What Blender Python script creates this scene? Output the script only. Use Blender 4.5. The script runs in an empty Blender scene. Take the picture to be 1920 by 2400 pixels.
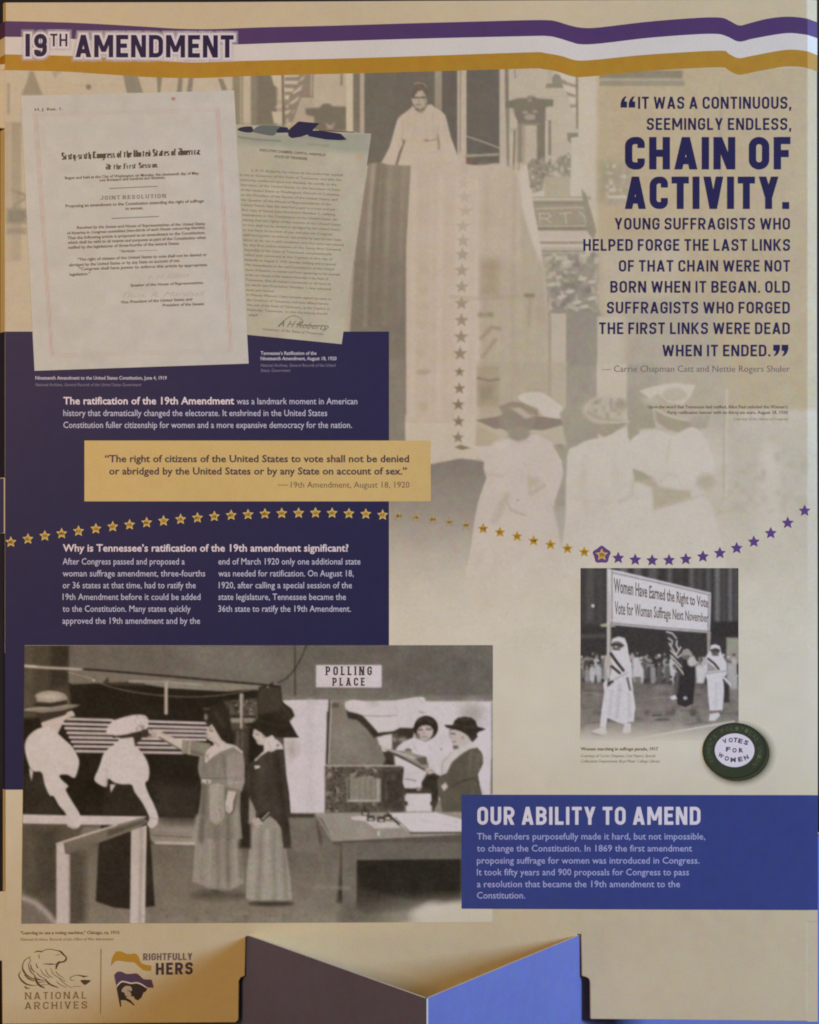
import bpy, math, random
import numpy as np
from mathutils import Matrix, Vector

# ---------------------------------------------------------------- units
# The panel's face is the plane Y = 0.  Print positions are laid out on the
# sheet in sheet units (u to the right, v down); one unit is S metres.
S = 0.9 / 1920.0
FLOOR_V = 2950.0                      # sheet unit at which the floor lies
CAM_D = 1.5
def X(u): return (u - 960.0) * S
def Z(v): return (FLOOR_V - v) * S

scene = bpy.context.scene
COL = scene.collection

# ---------------------------------------------------------------- camera
cam_data = bpy.data.cameras.new("camera")
cam = bpy.data.objects.new("camera", cam_data)
COL.objects.link(cam)
cam.location = (0.0, -CAM_D, Z(1200))
cam.rotation_euler = (math.radians(90), 0, 0)
cam_data.sensor_fit = 'HORIZONTAL'
cam_data.sensor_width = 36.0
cam_data.lens = 36.0 * CAM_D / (1920 * S)
cam_data.clip_start = 0.05
cam_data.clip_end = 100.0
scene.camera = cam

# ---------------------------------------------------------------- world, lamps, exposure
world = bpy.data.worlds.new("World")
scene.world = world
world.use_nodes = True
wb = world.node_tree.nodes["Background"]
wb.inputs[0].default_value = (1.0, 0.62, 0.34, 1)
wb.inputs[1].default_value = 0.07
vs = scene.view_settings
vs.view_transform = 'Standard'
vs.look = 'None'
vs.exposure = 0.26
vs.gamma = 1.0
vs.use_curve_mapping = False
scene.cycles.pixel_filter_type = 'BLACKMAN_HARRIS'
scene.cycles.filter_width = 1.9

def aim(o, target):
    d = [target[i] - o.location[i] for i in range(3)]
    o.rotation_euler = Vector(d).to_track_quat('-Z', 'Y').to_euler()

def area(name, loc, target, sx, sy, power, color, spread=180):
    l = bpy.data.lights.new(name, 'AREA')
    l.shape = 'RECTANGLE'
    l.size, l.size_y = sx, sy
    l.energy = power
    l.color = color
    l.spread = math.radians(spread)
    o = bpy.data.objects.new(name, l)
    COL.objects.link(o)
    o.location = loc
    aim(o, target)
    return o

CEN = (0, 0, Z(1400))
BASEP = (0.0, -0.1, Z(2300))
# cool daylight from a tall window high on the right
wd = np.array([3.0, -1.0, 0.95]); wd /= np.linalg.norm(wd)
WL = tuple(np.array(BASEP) + wd * 4.2)
area("window_light", WL, (0.05, 0, Z(1900)), 1.2, 1.0, 150, (0.65, 0.87, 1.40))
# warm room lamps: one in front to the left, a weaker one lower down
area("room_lamp_light", (-1.5, -2.4, Z(1200) + 0.9), CEN, 1.2, 0.8, 31, (1.0, 0.555, 0.26))
area("low_lamp_light", (-1.3, -1.5, Z(2300)), (-0.2, 0, Z(2300)), 0.4, 0.4, 2.2, (1.0, 0.53, 0.13))

# ---------------------------------------------------------------- colour and material helpers
ILL = np.array([0.72, 0.60, 0.64])     # the light on the sheet, to turn seen ink into ink albedo
def lin(c):
    c = np.asarray(c, dtype=np.float64) / 255.0
    return np.where(c <= 0.04045, c / 12.92, ((c + 0.055) / 1.055) ** 2.4)
def ink(c): return np.clip(lin(c) / ILL, 0.0, 0.92)

def ink_material(name, rgb=None, rough=0.5, attr=False, raw=False, noise=0.075, spec=0.3, alpha=1.0):
    m = bpy.data.materials.new(name)
    m.use_nodes = True
    nt = m.node_tree
    b = nt.nodes["Principled BSDF"]
    b.inputs["Roughness"].default_value = rough
    b.inputs["Specular IOR Level"].default_value = spec
    tc = nt.nodes.new("ShaderNodeTexCoord")
    n1 = nt.nodes.new("ShaderNodeTexNoise"); n1.inputs["Scale"].default_value = 420.0; n1.inputs["Detail"].default_value = 3.0
    n2 = nt.nodes.new("ShaderNodeTexNoise"); n2.inputs["Scale"].default_value = 9.0; n2.inputs["Detail"].default_value = 4.0
    nt.links.new(tc.outputs["Object"], n1.inputs["Vector"])
    nt.links.new(tc.outputs["Object"], n2.inputs["Vector"])
    add = nt.nodes.new("ShaderNodeMath"); add.operation = 'ADD'
    nt.links.new(n1.outputs["Fac"], add.inputs[0]); nt.links.new(n2.outputs["Fac"], add.inputs[1])
    mr = nt.nodes.new("ShaderNodeMapRange")
    mr.inputs["From Min"].default_value = 0.6; mr.inputs["From Max"].default_value = 1.4
    mr.inputs["To Min"].default_value = 1.0 - noise; mr.inputs["To Max"].default_value = 1.0 + noise
    nt.links.new(add.outputs[0], mr.inputs["Value"])
    mul = nt.nodes.new("ShaderNodeMix"); mul.data_type = 'RGBA'; mul.blend_type = 'MULTIPLY'
    mul.inputs["Factor"].default_value = 1.0
    if attr:
        a = nt.nodes.new("ShaderNodeAttribute"); a.attribute_name = "ink"
        nt.links.new(a.outputs["Color"], mul.inputs["A"])
    else:
        c = rgb if raw else ink(rgb)
        mul.inputs["A"].default_value = (*[float(x) for x in c], 1)
    nt.links.new(mr.outputs["Result"], mul.inputs["B"])
    n4 = nt.nodes.new("ShaderNodeTexNoise"); n4.inputs["Scale"].default_value = 85.0; n4.inputs["Detail"].default_value = 3.0
    nt.links.new(tc.outputs["Object"], n4.inputs["Vector"])
    tint = nt.nodes.new("ShaderNodeMix"); tint.data_type = 'RGBA'; tint.blend_type = 'OVERLAY'
    tint.inputs["Factor"].default_value = 0.16
    nt.links.new(mul.outputs["Result"], tint.inputs["A"]); nt.links.new(n4.outputs["Color"], tint.inputs["B"])
    nt.links.new(tint.outputs["Result"], b.inputs["Base Color"])
    # slight cockle of the sheet, seen only in the sheen
    n3 = nt.nodes.new("ShaderNodeTexNoise"); n3.inputs["Scale"].default_value = 14.0; n3.inputs["Detail"].default_value = 2.0
    nt.links.new(tc.outputs["Object"], n3.inputs["Vector"])
    bp = nt.nodes.new("ShaderNodeBump"); bp.inputs["Strength"].default_value = 0.12; bp.inputs["Distance"].default_value = 0.004
    nt.links.new(n3.outputs["Fac"], bp.inputs["Height"])
    nt.links.new(bp.outputs["Normal"], b.inputs["Normal"])
    b.inputs["Alpha"].default_value = alpha
    return m

_inks = {}
def INK(rgb, **k):
    key = (tuple(rgb), tuple(sorted(k.items())))
    if key not in _inks:
        _inks[key] = ink_material("ink_%d_%d_%d" % tuple(rgb), rgb, **k)
    return _inks[key]

# ---------------------------------------------------------------- where a point of the sheet lies in space
FOLD_R, FOLD_L = 1893.0, 12.0
TAN_R, TAN_L = math.tan(math.radians(17)), math.tan(math.radians(50))
LAYER = 0.0003                        # metres of height per layer unit
def P(u, v, d=0.0, bend=True):
    """sheet position -> space; d = height above the sheet in layer units"""
    y = -d * LAYER
    if bend and u > FOLD_R: y += (u - FOLD_R) * S * TAN_R * min(1.0, max(0.06, (1500 - v) / 700.0))
    elif bend and u < FOLD_L and not (150 < v < 300 or 1120 < v < 1250 or v > 2090): y += (FOLD_L - u) * S * TAN_L
    return (X(u), y, Z(v))

class MB:
    """collects flat faces into one mesh"""
    def __init__(self): self.v = []; self.f = []; self.n = 0
    def poly(self, pts, d=0.0):
        b = len(self.v)
        self.v += [P(u, v, d) for u, v in pts]
        self.f.append(tuple(range(b, b + len(pts))))
    def strip(self, a, b_, d=0.0):
        k = len(self.v)
        for p, q in zip(a, b_):
            self.v.append(P(*p, d)); self.v.append(P(*q, d))
        for i in range(len(a) - 1):
            self.f.append((k + 2*i, k + 2*i + 1, k + 2*i + 3, k + 2*i + 2))
    def mesh2d(self, verts, faces, d=0.0):
        k = len(self.v)
        self.v += [P(u, v, d) for u, v in verts]
        self.f += [tuple(i + k for i in f) for f in faces]
    def build(self, name, mat, parent=None):
        me = bpy.data.meshes.new(name)
        me.from_pydata(self.v, [], self.f)
        me.materials.append(mat)
        me.update()
        return link(name, me, parent)

def link(name, me, parent=None):
    o = bpy.data.objects.new(name, me)
    COL.objects.link(o)
    if parent:
        o.parent = parent
        if parent.type == 'EMPTY':
            o.matrix_parent_inverse = Matrix.Translation([-c for c in parent.location])
    return o

def tag(o, label=None, cat=None, kind=None, group=None):
    if label: o["label"] = label
    if cat: o["category"] = cat
    if kind: o["kind"] = kind
    if group: o["group"] = group
    return o

# ---------------------------------------------------------------- curves
def smooth(pts, closed=True, k=5):
    p = [np.array(q, float) for q in pts]; n = len(p); out = []
    for i in range(n if closed else n - 1):
        p0, p1, p2, p3 = (p[(i - 1) % n] if closed or i else p[i], p[i], p[(i + 1) % n],
                          p[(i + 2) % n] if closed or i + 2 < n else p[(i + 1) % n])
        for j in range(k):
            t = j / k
            out.append(tuple(0.5 * (2*p1 + (p2-p0)*t + (2*p0-5*p1+4*p2-p3)*t*t + (3*p1-p0-3*p2+p3)*t**3)))
    if not closed: out.append(tuple(p[-1]))
    return out

def fillet(pts, closed, rad, k=6):
    n = len(pts); out = []
    for i in range(n):
        if not closed and i in (0, n - 1): out.append(tuple(pts[i])); continue
        a, b, c = (np.array(pts[(i - 1) % n], float), np.array(pts[i], float), np.array(pts[(i + 1) % n], float))
        r = rad[i] if isinstance(rad, (list, tuple)) else rad
        la, lc = np.linalg.norm(a - b), np.linalg.norm(c - b)
        r = min(r, la * 0.499, lc * 0.499)
        if r <= 1e-6: out.append(tuple(b)); continue
        p, q = b + (a - b) / la * r, b + (c - b) / lc * r
        for j in range(k + 1):
            t = j / k * math.pi / 2
            w1, w2 = 1 - math.sin(t), 1 - math.cos(t)
            out.append(tuple(b + (p - b) * w1 + (q - b) * w2))
    return out

def stroke_mesh(pts, w, closed=False, ext=0.0):
    """flat band of width w (number or one per point) along a polyline"""
    p = [np.array(q, float) for q in pts]
    if closed:
        p = [q for i, q in enumerate(p) if np.linalg.norm(q - p[i - 1]) > 1e-6]
    else:
        p = [q for i, q in enumerate(p) if i == 0 or np.linalg.norm(q - p[i - 1]) > 1e-6]
    n = len(p)
    if n < 2: return [], []
    if ext and not closed:
        a = p[0] - p[1]; p[0] = p[0] + a / np.linalg.norm(a) * ext
        a = p[-1] - p[-2]; p[-1] = p[-1] + a / np.linalg.norm(a) * ext
    L, R = [], []
    for i in range(n):
        if closed or 0 < i < n - 1:
            t1 = p[i] - p[i - 1]; t2 = p[(i + 1) % n] - p[i]
        elif i == 0: t1 = t2 = p[1] - p[0]
        else: t1 = t2 = p[-1] - p[-2]
        t1 = t1 / np.linalg.norm(t1); t2 = t2 / np.linalg.norm(t2)
        n1, n2 = np.array([-t1[1], t1[0]]), np.array([-t2[1], t2[0]])
        m = n1 + n2; lm = np.linalg.norm(m)
        m = n1 if lm < 1e-6 else m / lm
        c = max(0.35, float(m @ n1))
        hw = (w[i] if isinstance(w, (list, tuple)) else w) / 2 / c
        L.append(p[i] + m * hw); R.append(p[i] - m * hw)
    verts = [tuple(q) for q in L] + [tuple(q) for q in R]
    faces = [(i, (i + 1) % n, n + (i + 1) % n, n + i) for i in range(n if closed else n - 1)]
    return verts, faces

# ---------------------------------------------------------------- drawn display lettering (squared, condensed capitals)
GW = dict(A=.66, B=.58, C=.57, D=.59, E=.5, F=.48, G=.58, H=.6, J=.5, K=.62, L=.47, M=.8, N=.63, O=.59, P=.56, R=.59,
          S=.56, T=.54, U=.59, V=.63, W=.92, Y=.62)
def glyph(ch, w, rad=0.22, wide=1.0):
    """-> (advance width, [(points, closed, radii)], [slanted bars (x0,y0,x1,y1,width)]) in cap heights"""
    h = w / 2
    if ch == 'I': return w, [([(h, 0), (h, 1)], False, 0)], []
    if ch == '1': return w, [([(h, 0), (h, 1)], False, 0)], []
    if ch == '.': return w, [([(h, 0), (h, w)], False, 0)], []
    if ch == ',': return w, [([(h, w), (h, 0)], False, 0)], [(h * .55, -.16, h, 0.01, w * .8)]
    if ch == "'": return w, [([(h, 1), (h, 1 - w)], False, 0)], [(h * .55, .66, h, .82, w * .8)]
    if ch == '9': W = .58
    else: W = GW[ch]
    W *= wide
    l, r, b, t, m = h, W - h, h, 1 - h, .52
    R = rad
    s, k = [], []
    if ch == 'A':
        ww = w * 1.06
        k = [(ww/2, 0, W/2, 1, ww), (W - ww/2, 0, W/2, 1, ww)]
        s = [([(W*.22, .27), (W*.78, .27)], False, 0)]
    elif ch == 'B': s = [([(l, 0), (l, 1)], False, 0), ([(l, t), (r - .01, t), (r - .01, m), (l, m)], False, R), ([(l, m), (r, m), (r, b), (l, b)], False, R)]
    elif ch == 'C': s = [([(r, .66), (r, t), (l, t), (l, b), (r, b), (r, .34)], False, R)]
    elif ch == 'D': s = [([(l, b), (l, t), (r, t), (r, b)], True, [0, 0, R, R])]
    elif ch == 'E': s = [([(l, 0), (l, 1)], False, 0), ([(l, t), (W, t)], False, 0), ([(l, m), (W*.9, m)], False, 0), ([(l, b), (W, b)], False, 0)]
    elif ch == 'F': s = [([(l, 0), (l, 1)], False, 0), ([(l, t), (W, t)], False, 0), ([(l, m - .03), (W*.9, m - .03)], False, 0)]
    elif ch == 'G': s = [([(r, .66), (r, t), (l, t), (l, b), (r, b), (r, .48), (W*.5, .48)], False, [R, R, R, R, R, 0, 0])]
    elif ch == 'H': s = [([(l, 0), (l, 1)], False, 0), ([(r, 0), (r, 1)], False, 0), ([(l, m - .02), (r, m - .02)], False, 0)]
    elif ch == 'J': s = [([(r, 1), (r, b), (l, b), (l, .3)], False, R)]
    elif ch == 'K':
        s = [([(l, 0), (l, 1)], False, 0)]; k = [(w*1.1, .46, W - w*.55, 1, w*1.08), (w*1.3, .58, W - w*.55, 0, w*1.12)]
    elif ch == 'L': s = [([(l, 0), (l, 1)], False, 0), ([(l, b), (W, b)], False, 0)]
    elif ch == 'M':
        s = [([(l, 0), (l, 1)], False, 0), ([(r, 0), (r, 1)], False, 0)]; k = [(w*.6, 1, W/2, .24, w*.98), (W - w*.6, 1, W/2, .24, w*.98)]
    elif ch == 'N':
        s = [([(l, 0), (l, 1)], False, 0), ([(r, 0), (r, 1)], False, 0)]; k = [(w*.62, 1, W - w*.62, 0, w*1.05)]
    elif ch == 'O': s = [([(l, b), (l, t), (r, t), (r, b)], True, R)]
    elif ch == 'P': s = [([(l, 0), (l, 1)], False, 0), ([(l, t), (r, t), (r, m - .08), (l, m - .08)], False, R)]
    elif ch == 'R':
        s = [([(l, 0), (l, 1)], False, 0), ([(l, t), (r, t), (r, m - .06), (l, m - .06)], False, R)]; k = [(W*.52, m - .1, W - w*.55, 0, w*1.1)]
    elif ch == 'S': s = [([(r, .7), (r, t), (l, t), (l, m), (r, m), (r, b), (l, b), (l, .3)], False, R)]
    elif ch == 'T': s = [([(W/2, 0), (W/2, 1)], False, 0), ([(0, t), (W, t)], False, 0)]
    elif ch == 'U': s = [([(l, 1), (l, b), (r, b), (r, 1)], False, R)]
    elif ch == 'V': k = [(w*.55, 1, W/2, 0, w*1.08), (W - w*.55, 1, W/2, 0, w*1.08)]
    elif ch == 'W':
        ww = w * .98; k = [(ww/2, 1, W*.27, 0, ww), (W*.5, .95, W*.27, 0, ww), (W*.5, .95, W*.73, 0, ww), (W - ww/2, 1, W*.73, 0, ww)]
    elif ch == 'Y':
        s = [([(W/2, 0), (W/2, .42)], False, 0)]; k = [(w*.55, 1, W/2, .36, w*1.08), (W - w*.55, 1, W/2, .36, w*1.08)]
    elif ch == '9': s = [([(l, .3), (l, b), (r, b), (r, .5)], False, R), ([(l, .46), (l, t), (r, t), (r, .46)], True, R)]
    return W, s, k

def draw_caps(mb, text, x0, x1, base, cap, w=0.2, gap=0.13, space=0.26, rad=0.22, d=0.6, grow=0.0, base1=None, serif=0.0, wide=1.0):
    """letters fitted between x0 and x1 on a baseline; grow thickens them (sheet units)"""
    tot = 0.0; items = []
    for ch in text:
        if ch == ' ': tot += space; continue
        W, s, k = glyph(ch, w, rad, wide)
        items.append((tot, W, s, k)); tot += W + gap
    tot -= gap
    fx = (x1 - x0) / tot
    b1 = base if base1 is None else base1
    layer = 0
    def T(x, y):
        px = x0 + x * fx
        return (px, base + (b1 - base) * (px - x0) / max(1, x1 - x0) - y * cap)
    for gi, (off, W, s, k) in enumerate(items):
        layer = (gi % 2) * 6
        for pts, closed, r in s:
            q = [T(off + x, y) for x, y in fillet(pts, closed, r)]
            v, f = stroke_mesh_aniso(q, w, fx, cap, closed, grow)
            mb.mesh2d(v, f, d + layer * 0.012); layer += 1
            if serif and not closed:
                for (ex, ey) in (pts[0], pts[-1]):
                    if ey < .02 or ey > .98:
                        sw = w * .5 + serif; yy = w * .28 if ey < .5 else 1 - w * .28
                        v, f = stroke_mesh_aniso([T(off + ex - sw, yy), T(off + ex + sw, yy)], w * .55, fx, cap, False, grow)
                        mb.mesh2d(v, f, d + layer * 0.012); layer += 1
        for xa, ya, xb, yb, ww in k:
            g = grow
            a0, a1 = T(off + xa - ww/2, ya), T(off + xa + ww/2, ya)
            c0, c1 = T(off + xb - ww/2, yb), T(off + xb + ww/2, yb)
            sg = g if a0[1] > c0[1] else -g
            quad = [(a0[0] - g, a0[1] + sg), (a1[0] + g, a1[1] + sg), (c1[0] + g, c1[1] - sg), (c0[0] - g, c0[1] - sg)]
            mb.poly(quad, d + layer * 0.012); layer += 1
            if serif:
                for (ex, ey) in ((xa, ya), (xb, yb)):
                    if (ey < .02 or ey > .98):
                        sw = ww * .5 + serif; yy = w * .28 if ey < .5 else 1 - w * .28
                        v, f = stroke_mesh_aniso([T(off + ex - sw, yy), T(off + ex + sw, yy)], w * .55, fx, cap, False, grow)
                        mb.mesh2d(v, f, d + layer * 0.012); layer += 1

def stroke_mesh_aniso(q, w, fx, cap, closed, grow):
    ww = w * min(fx, cap) * (0.5 + 0.5 * max(fx, cap) / min(fx, cap)) if fx != cap else w * cap
    return stroke_mesh(q, ww + 2 * grow, closed, ext=grow)

def _bl(ch):
    V = lambda x, a=0.0, b=1.0: ((x, a), (x, b), .30)
    D = lambda a, b, c, d, w=.20: ((a, b), (c, d), w)
    low = dict(i=[V(0)], t=[V(0, 0, 1.25), D(-.18, 1, .3, 1)], h=[V(0, 0, 1.5), D(.05, .85, .42, 1), V(.42, -.15, .92)], n=[V(0), D(.05, .85, .4, 1), V(.42, 0, .92)],
        r=[V(0), D(.05, .85, .3, 1), D(.25, 1, .42, .86, .22)], o=[V(0, .08, .92), V(.42, .08, .92), D(0, .94, .42, .94), D(0, .06, .42, .06)], e=[V(0, .08, .92), D(0, .94, .42, .94), V(.42, .6, .94), D(0, .5, .42, .62), D(0, .06, .42, .1)],
        a=[V(.42), D(.05, .94, .42, .94), V(0, .1, .5), D(0, .52, .42, .56), D(0, .06, .42, .06)], g=[V(0, .1, .9), V(.42, -.35, 1), D(0, .94, .42, .94), D(0, .08, .42, .08), D(0, -.4, .42, -.36)],
        s=[D(.42, .92, .05, .96), V(.06, .58, .95), D(.06, .56, .42, .44), V(.42, .1, .45), D(.42, .05, 0, .05)], x=[D(0, 1, .46, 0, .3), D(.02, .02, .44, .98, .14)], y=[V(0, .1, 1), V(.42, -.3, 1), D(0, .08, .42, .1), D(.42, -.32, .1, -.45, .1)],
        f=[V(.1, 0, 1.45), D(.1, 1.42, .45, 1.4), D(-.1, 1, .38, 1)], d=[V(0, .08, .92), V(.42, .08, .95), D(0, .06, .42, .06), D(.42, .9, .05, 1.45, .2)], c=[V(0, .08, .92), D(0, .94, .4, .94, .2), D(0, .06, .42, .1)],
        u=[V(0), V(.42), D(0, .06, .42, .08)], m=[V(0), V(.42), V(.84), D(0, .92, .84, .94)])
    if ch in low: return low[ch], .42 + (.42 if ch == 'm' else 0)
    if ch == '-': return [D(0, .5, .32, .5)], .32
    if ch in ',;.': return [D(0, .12, 0, -.1, .2)] + ([D(0, .9, 0, .7, .2)] if ch == ';' else []), .05
    if ch == 'F': return [((.2, 0), (.2, 1.5), .36), D(.2, 1.45, .85, 1.42, .24), D(.2, .85, .7, .85, .2), D(-.1, .1, .2, 0, .2)], .76
    if ch.lower() in low:
        g = [((a[0] * 1.75, a[1] * 1.5), (b[0] * 1.75, b[1] * 1.5), w * 1.25) for a, b, w in low[ch.lower()] if max(a[1], b[1]) <= 1.3]
        return g + [D(.36, .2, .36, 1.3, .08), D(-.15, 1.45, .3, 1.62, .14)], .76
    return [], .3
def black_letter(mb, text, p0, p1, cap, d):
    """pen-broken old lettering, fitted between two baseline ends"""
    x = 0.0; segs = []
    for ch in text:
        if ch == ' ': x += .55; continue
        g, adv = _bl(ch)
        segs += [((a[0] + x, a[1]), (b[0] + x, b[1]), w) for a, b, w in g]; x += adv + .36
    x -= .36
    dx, dy = (p1[0] - p0[0]) / x, (p1[1] - p0[1]) / x
    k = cap / 1.5
    for i, (a, b, w) in enumerate(segs):
        q = [(p0[0] + dx * t[0], p0[1] + dy * t[0] - t[1] * k) for t in (a, b)]
        v, f = stroke_mesh(q, w * k * .95, ext=.3); mb.mesh2d(v, f, d + (i % 7) * .01)

def quote_marks(mb, x0, x1, y0, y1, opening, d=0.6):
    """two solid comma-shaped marks between x0..x1"""
    wv = (x1 - x0) * 0.44
    for xs in (x0, x1 - wv):
        hh = y1 - y0
        o = [(.15, 1), (1, 1), (1, .45), (.62, .45), (.66, .25), (.95, 0), (.62, 0), (.22, .25), (.0, .6), (0, 1)]
        pts = [(xs + a * wv, y0 + b * hh) for a, b in o]
        if not opening: pts = [(xs + wv - (x - xs), y1 - (y - y0)) for x, y in pts]
        mb.poly(pts, d)

# ---------------------------------------------------------------- text set in the built-in sans
_fc = bpy.data.curves.new("type", 'FONT'); _fc.size = 1.0
_fo = bpy.data.objects.new("type", _fc)
def text2d(s, bold=0.0, shear=0.0, res=2):
    _fc.body = s; _fc.offset = bold; _fc.shear = shear; _fc.resolution_u = res
    me = bpy.data.meshes.new_from_object(_fo)
    n = len(me.vertices)
    co = np.empty(n * 3); me.vertices.foreach_get("co", co)
    co = co.reshape(-1, 3)[:, :2]
    faces = [tuple(p.vertices) for p in me.polygons]
    bpy.data.meshes.remove(me)
    return co, faces
def put_text(mb, s, p0, p1, cap, bold=0.0, shear=0.0, d=0.6, res=2):
    """one line of text whose baseline runs from p0 to p1"""
    co, f = text2d(s, bold, shear, res)
    if not len(co): return
    x0, x1 = co[:, 0].min(), co[:, 0].max()
    t = (co[:, 0] - x0) / (x1 - x0)
    y = co[:, 1] / 0.682 * cap
    dx, dy = p1[0] - p0[0], p1[1] - p0[1]; L = math.hypot(dx, dy)
    nx, ny = dy / L, -dx / L
    mb.mesh2d(list(zip(p0[0] + dx * t + nx * y, p0[1] + dy * t + ny * y)), f, d)
def quad_text(mb, s, q, bold=0.0, d=0.6, top=0.75, bottom=-0.2):
    """text stretched into the four-sided patch q = top-left, top-right, bottom-right, bottom-left"""
    co, f = text2d(s, bold)
    x0, x1 = co[:, 0].min(), co[:, 0].max()
    t = (co[:, 0] - x0) / (x1 - x0); r = (top - co[:, 1]) / (top - bottom)
    q = [np.array(k, float) for k in q]
    out = [tuple((q[0]*(1-a) + q[1]*a)*(1-b) + (q[3]*(1-a) + q[2]*a)*b) for a, b in zip(t, r)]
    mb.mesh2d(out, f, d)

# ---------------------------------------------------------------- a small painting engine for the printed photographs
class Canvas:
    def __init__(self, u0, v0, u1, v1, step, base):
        self.u0, self.v0, self.step = u0, v0, step
        self.w, self.h = int((u1 - u0) / step) + 2, int((v1 - v0) / step) + 2
        self.img = np.zeros((self.h, self.w, 3)); self.img[:] = base
        self.uu = u0 + np.arange(self.w) * step; self.vv = v0 + np.arange(self.h) * step
        self.rng = np.random.default_rng(5)
        self.T = lambda p: p
    def frame(self, x0, y0, k):
        self.k = k
        self.T = lambda p: [(x0 + a * k, y0 + b * k) for a, b in p]
    def _box(self, pts, pad):
        a = np.array(pts); lo = a.min(0) - pad; hi = a.max(0) + pad
        i0 = max(0, int((lo[0] - self.u0) / self.step)); i1 = min(self.w, int((hi[0] - self.u0) / self.step) + 2)
        j0 = max(0, int((lo[1] - self.v0) / self.step)); j1 = min(self.h, int((hi[1] - self.v0) / self.step) + 2)
        return i0, i1, j0, j1
    def _put(self, box, m, col, col2=None, pts=None):
        i0, i1, j0, j1 = box
        m = m[..., None]
        c = np.array(col, float)
        if col2 is not None:             # tone that runs from top to bottom of the shape
            a = np.array(pts)[:, 1]; t = np.clip((self.vv[j0:j1] - a.min()) / max(1e-6, a.max() - a.min()), 0, 1)[:, None, None]
            c = c * (1 - t) + np.array(col2, float) * t
        s = self.img[j0:j1, i0:i1]
        s[:] = s * (1 - m) + c * m
    def poly(self, pts, col, feather=2.0, alpha=1.0, sm=False, col2=None, raw=False):
        pts = list(pts) if raw else self.T(pts)
        if sm: pts = smooth(pts, True, 4)
        b = self._box(pts, feather); i0, i1, j0, j1 = b
        if i1 <= i0 or j1 <= j0: return
        x = self.uu[i0:i1][None, :]; y = self.vv[j0:j1][:, None]
        ins = np.zeros((j1 - j0, i1 - i0), bool); d2 = np.full(ins.shape, 1e18)
        n = len(pts)
        for i in range(n):
            x1, y1 = pts[i]; x2, y2 = pts[(i + 1) % n]
            dx, dy = x2 - x1, y2 - y1
            if y1 != y2:
                ins ^= ((y1 > y) != (y2 > y)) & (x < dx * (y - y1) / dy + x1)
            L = dx * dx + dy * dy
            t = np.clip(((x - x1) * dx + (y - y1) * dy) / L, 0, 1) if L > 0 else 0
            d2 = np.minimum(d2, (x - x1 - t * dx) ** 2 + (y - y1 - t * dy) ** 2)
        sd = np.sqrt(d2) * np.where(ins, 1, -1)
        self._put(b, np.clip(0.5 + sd / feather, 0, 1) * alpha, col, col2, pts)
    def rect(self, x0, y0, x1, y1, col, **k): self.poly([(x0, y0), (x1, y0), (x1, y1), (x0, y1)], col, **k)
    def ell(self, cx, cy, rx, ry, col, feather=2.0, alpha=1.0, rot=0.0, col2=None):
        c, s = math.cos(math.radians(rot)), math.sin(math.radians(rot))
        pts = [(cx + rx * math.cos(a) * c - ry * math.sin(a) * s, cy + rx * math.cos(a) * s + ry * math.sin(a) * c)
               for a in np.linspace(0, 2 * math.pi, 25)[:-1]]
        self.poly(pts, col, feather, alpha, col2=col2)
    def line(self, pts, w, col, feather=1.6, alpha=1.0, sm=False):
        pts = self.T(pts)
        if sm: pts = smooth(pts, False, 5)
        w = w * getattr(self, 'k', 1.0)
        b = self._box(pts, w + feather); i0, i1, j0, j1 = b
        if i1 <= i0 or j1 <= j0: return
        x = self.uu[i0:i1][None, :]; y = self.vv[j0:j1][:, None]; d2 = np.full((j1 - j0, i1 - i0), 1e18)
        for (x1, y1), (x2, y2) in zip(pts[:-1], pts[1:]):
            dx, dy = x2 - x1, y2 - y1; L = dx * dx + dy * dy
            t = np.clip(((x - x1) * dx + (y - y1) * dy) / L, 0, 1) if L > 0 else 0
            d2 = np.minimum(d2, (x - x1 - t * dx) ** 2 + (y - y1 - t * dy) ** 2)
        self._put(b, np.clip(0.5 + (w / 2 - np.sqrt(d2)) / feather, 0, 1) * alpha, col)
    def noise_field(self, scale):
        n = self.rng.normal(size=(max(3, int(self.h * self.step / scale) + 3), max(3, int(self.w * self.step / scale) + 3)))
        yi = np.linspace(0, n.shape[0] - 1.001, self.h); xi = np.linspace(0, n.shape[1] - 1.001, self.w)
        y0, x0 = yi.astype(int), xi.astype(int); fy, fx = (yi - y0)[:, None], (xi - x0)[None, :]
        fy, fx = fy * fy * (3 - 2 * fy), fx * fx * (3 - 2 * fx)
        return (n[y0][:, x0] * (1 - fy) * (1 - fx) + n[y0][:, x0 + 1] * (1 - fy) * fx + n[y0 + 1][:, x0] * fy * (1 - fx) + n[y0 + 1][:, x0 + 1] * fy * fx)
    def mottle(self, amp, scale, pts=None, col=None, feather=6.0):
        """grain over everything, or patches of col inside a shape"""
        f = self.noise_field(scale)
        if pts is None: self.img += (f * amp)[..., None]; return
        keep = self.img.copy(); self.poly(pts, (0, 0, 0), feather); 
        m = np.abs(keep - self.img).sum(2); m = np.clip(m / np.maximum(1e-6, keep.sum(2)), 0, 1); self.img = keep
        a = np.clip(f * amp, 0, 1) * m
        self.img = self.img * (1 - a[..., None]) + np.array(col, float) * a[..., None]
    def blur(self, sigma):
        r = max(1, int(sigma / self.step * 3)); k = np.exp(-0.5 * (np.arange(-r, r + 1) * self.step / sigma) ** 2); k /= k.sum()
        for ax in (0, 1):
            pad = [(0, 0)] * 3; pad[ax] = (r, r)
            p = np.pad(self.img, pad, mode='edge')
            self.img = sum(k[i] * (p[i:i + self.h] if ax == 0 else p[:, i:i + self.w]) for i in range(2 * r + 1))
    def fade(self, mask, col):
        m = np.clip(mask, 0, 1)[..., None]
        self.img = self.img * (1 - m) + np.array(col, float) * m
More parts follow.
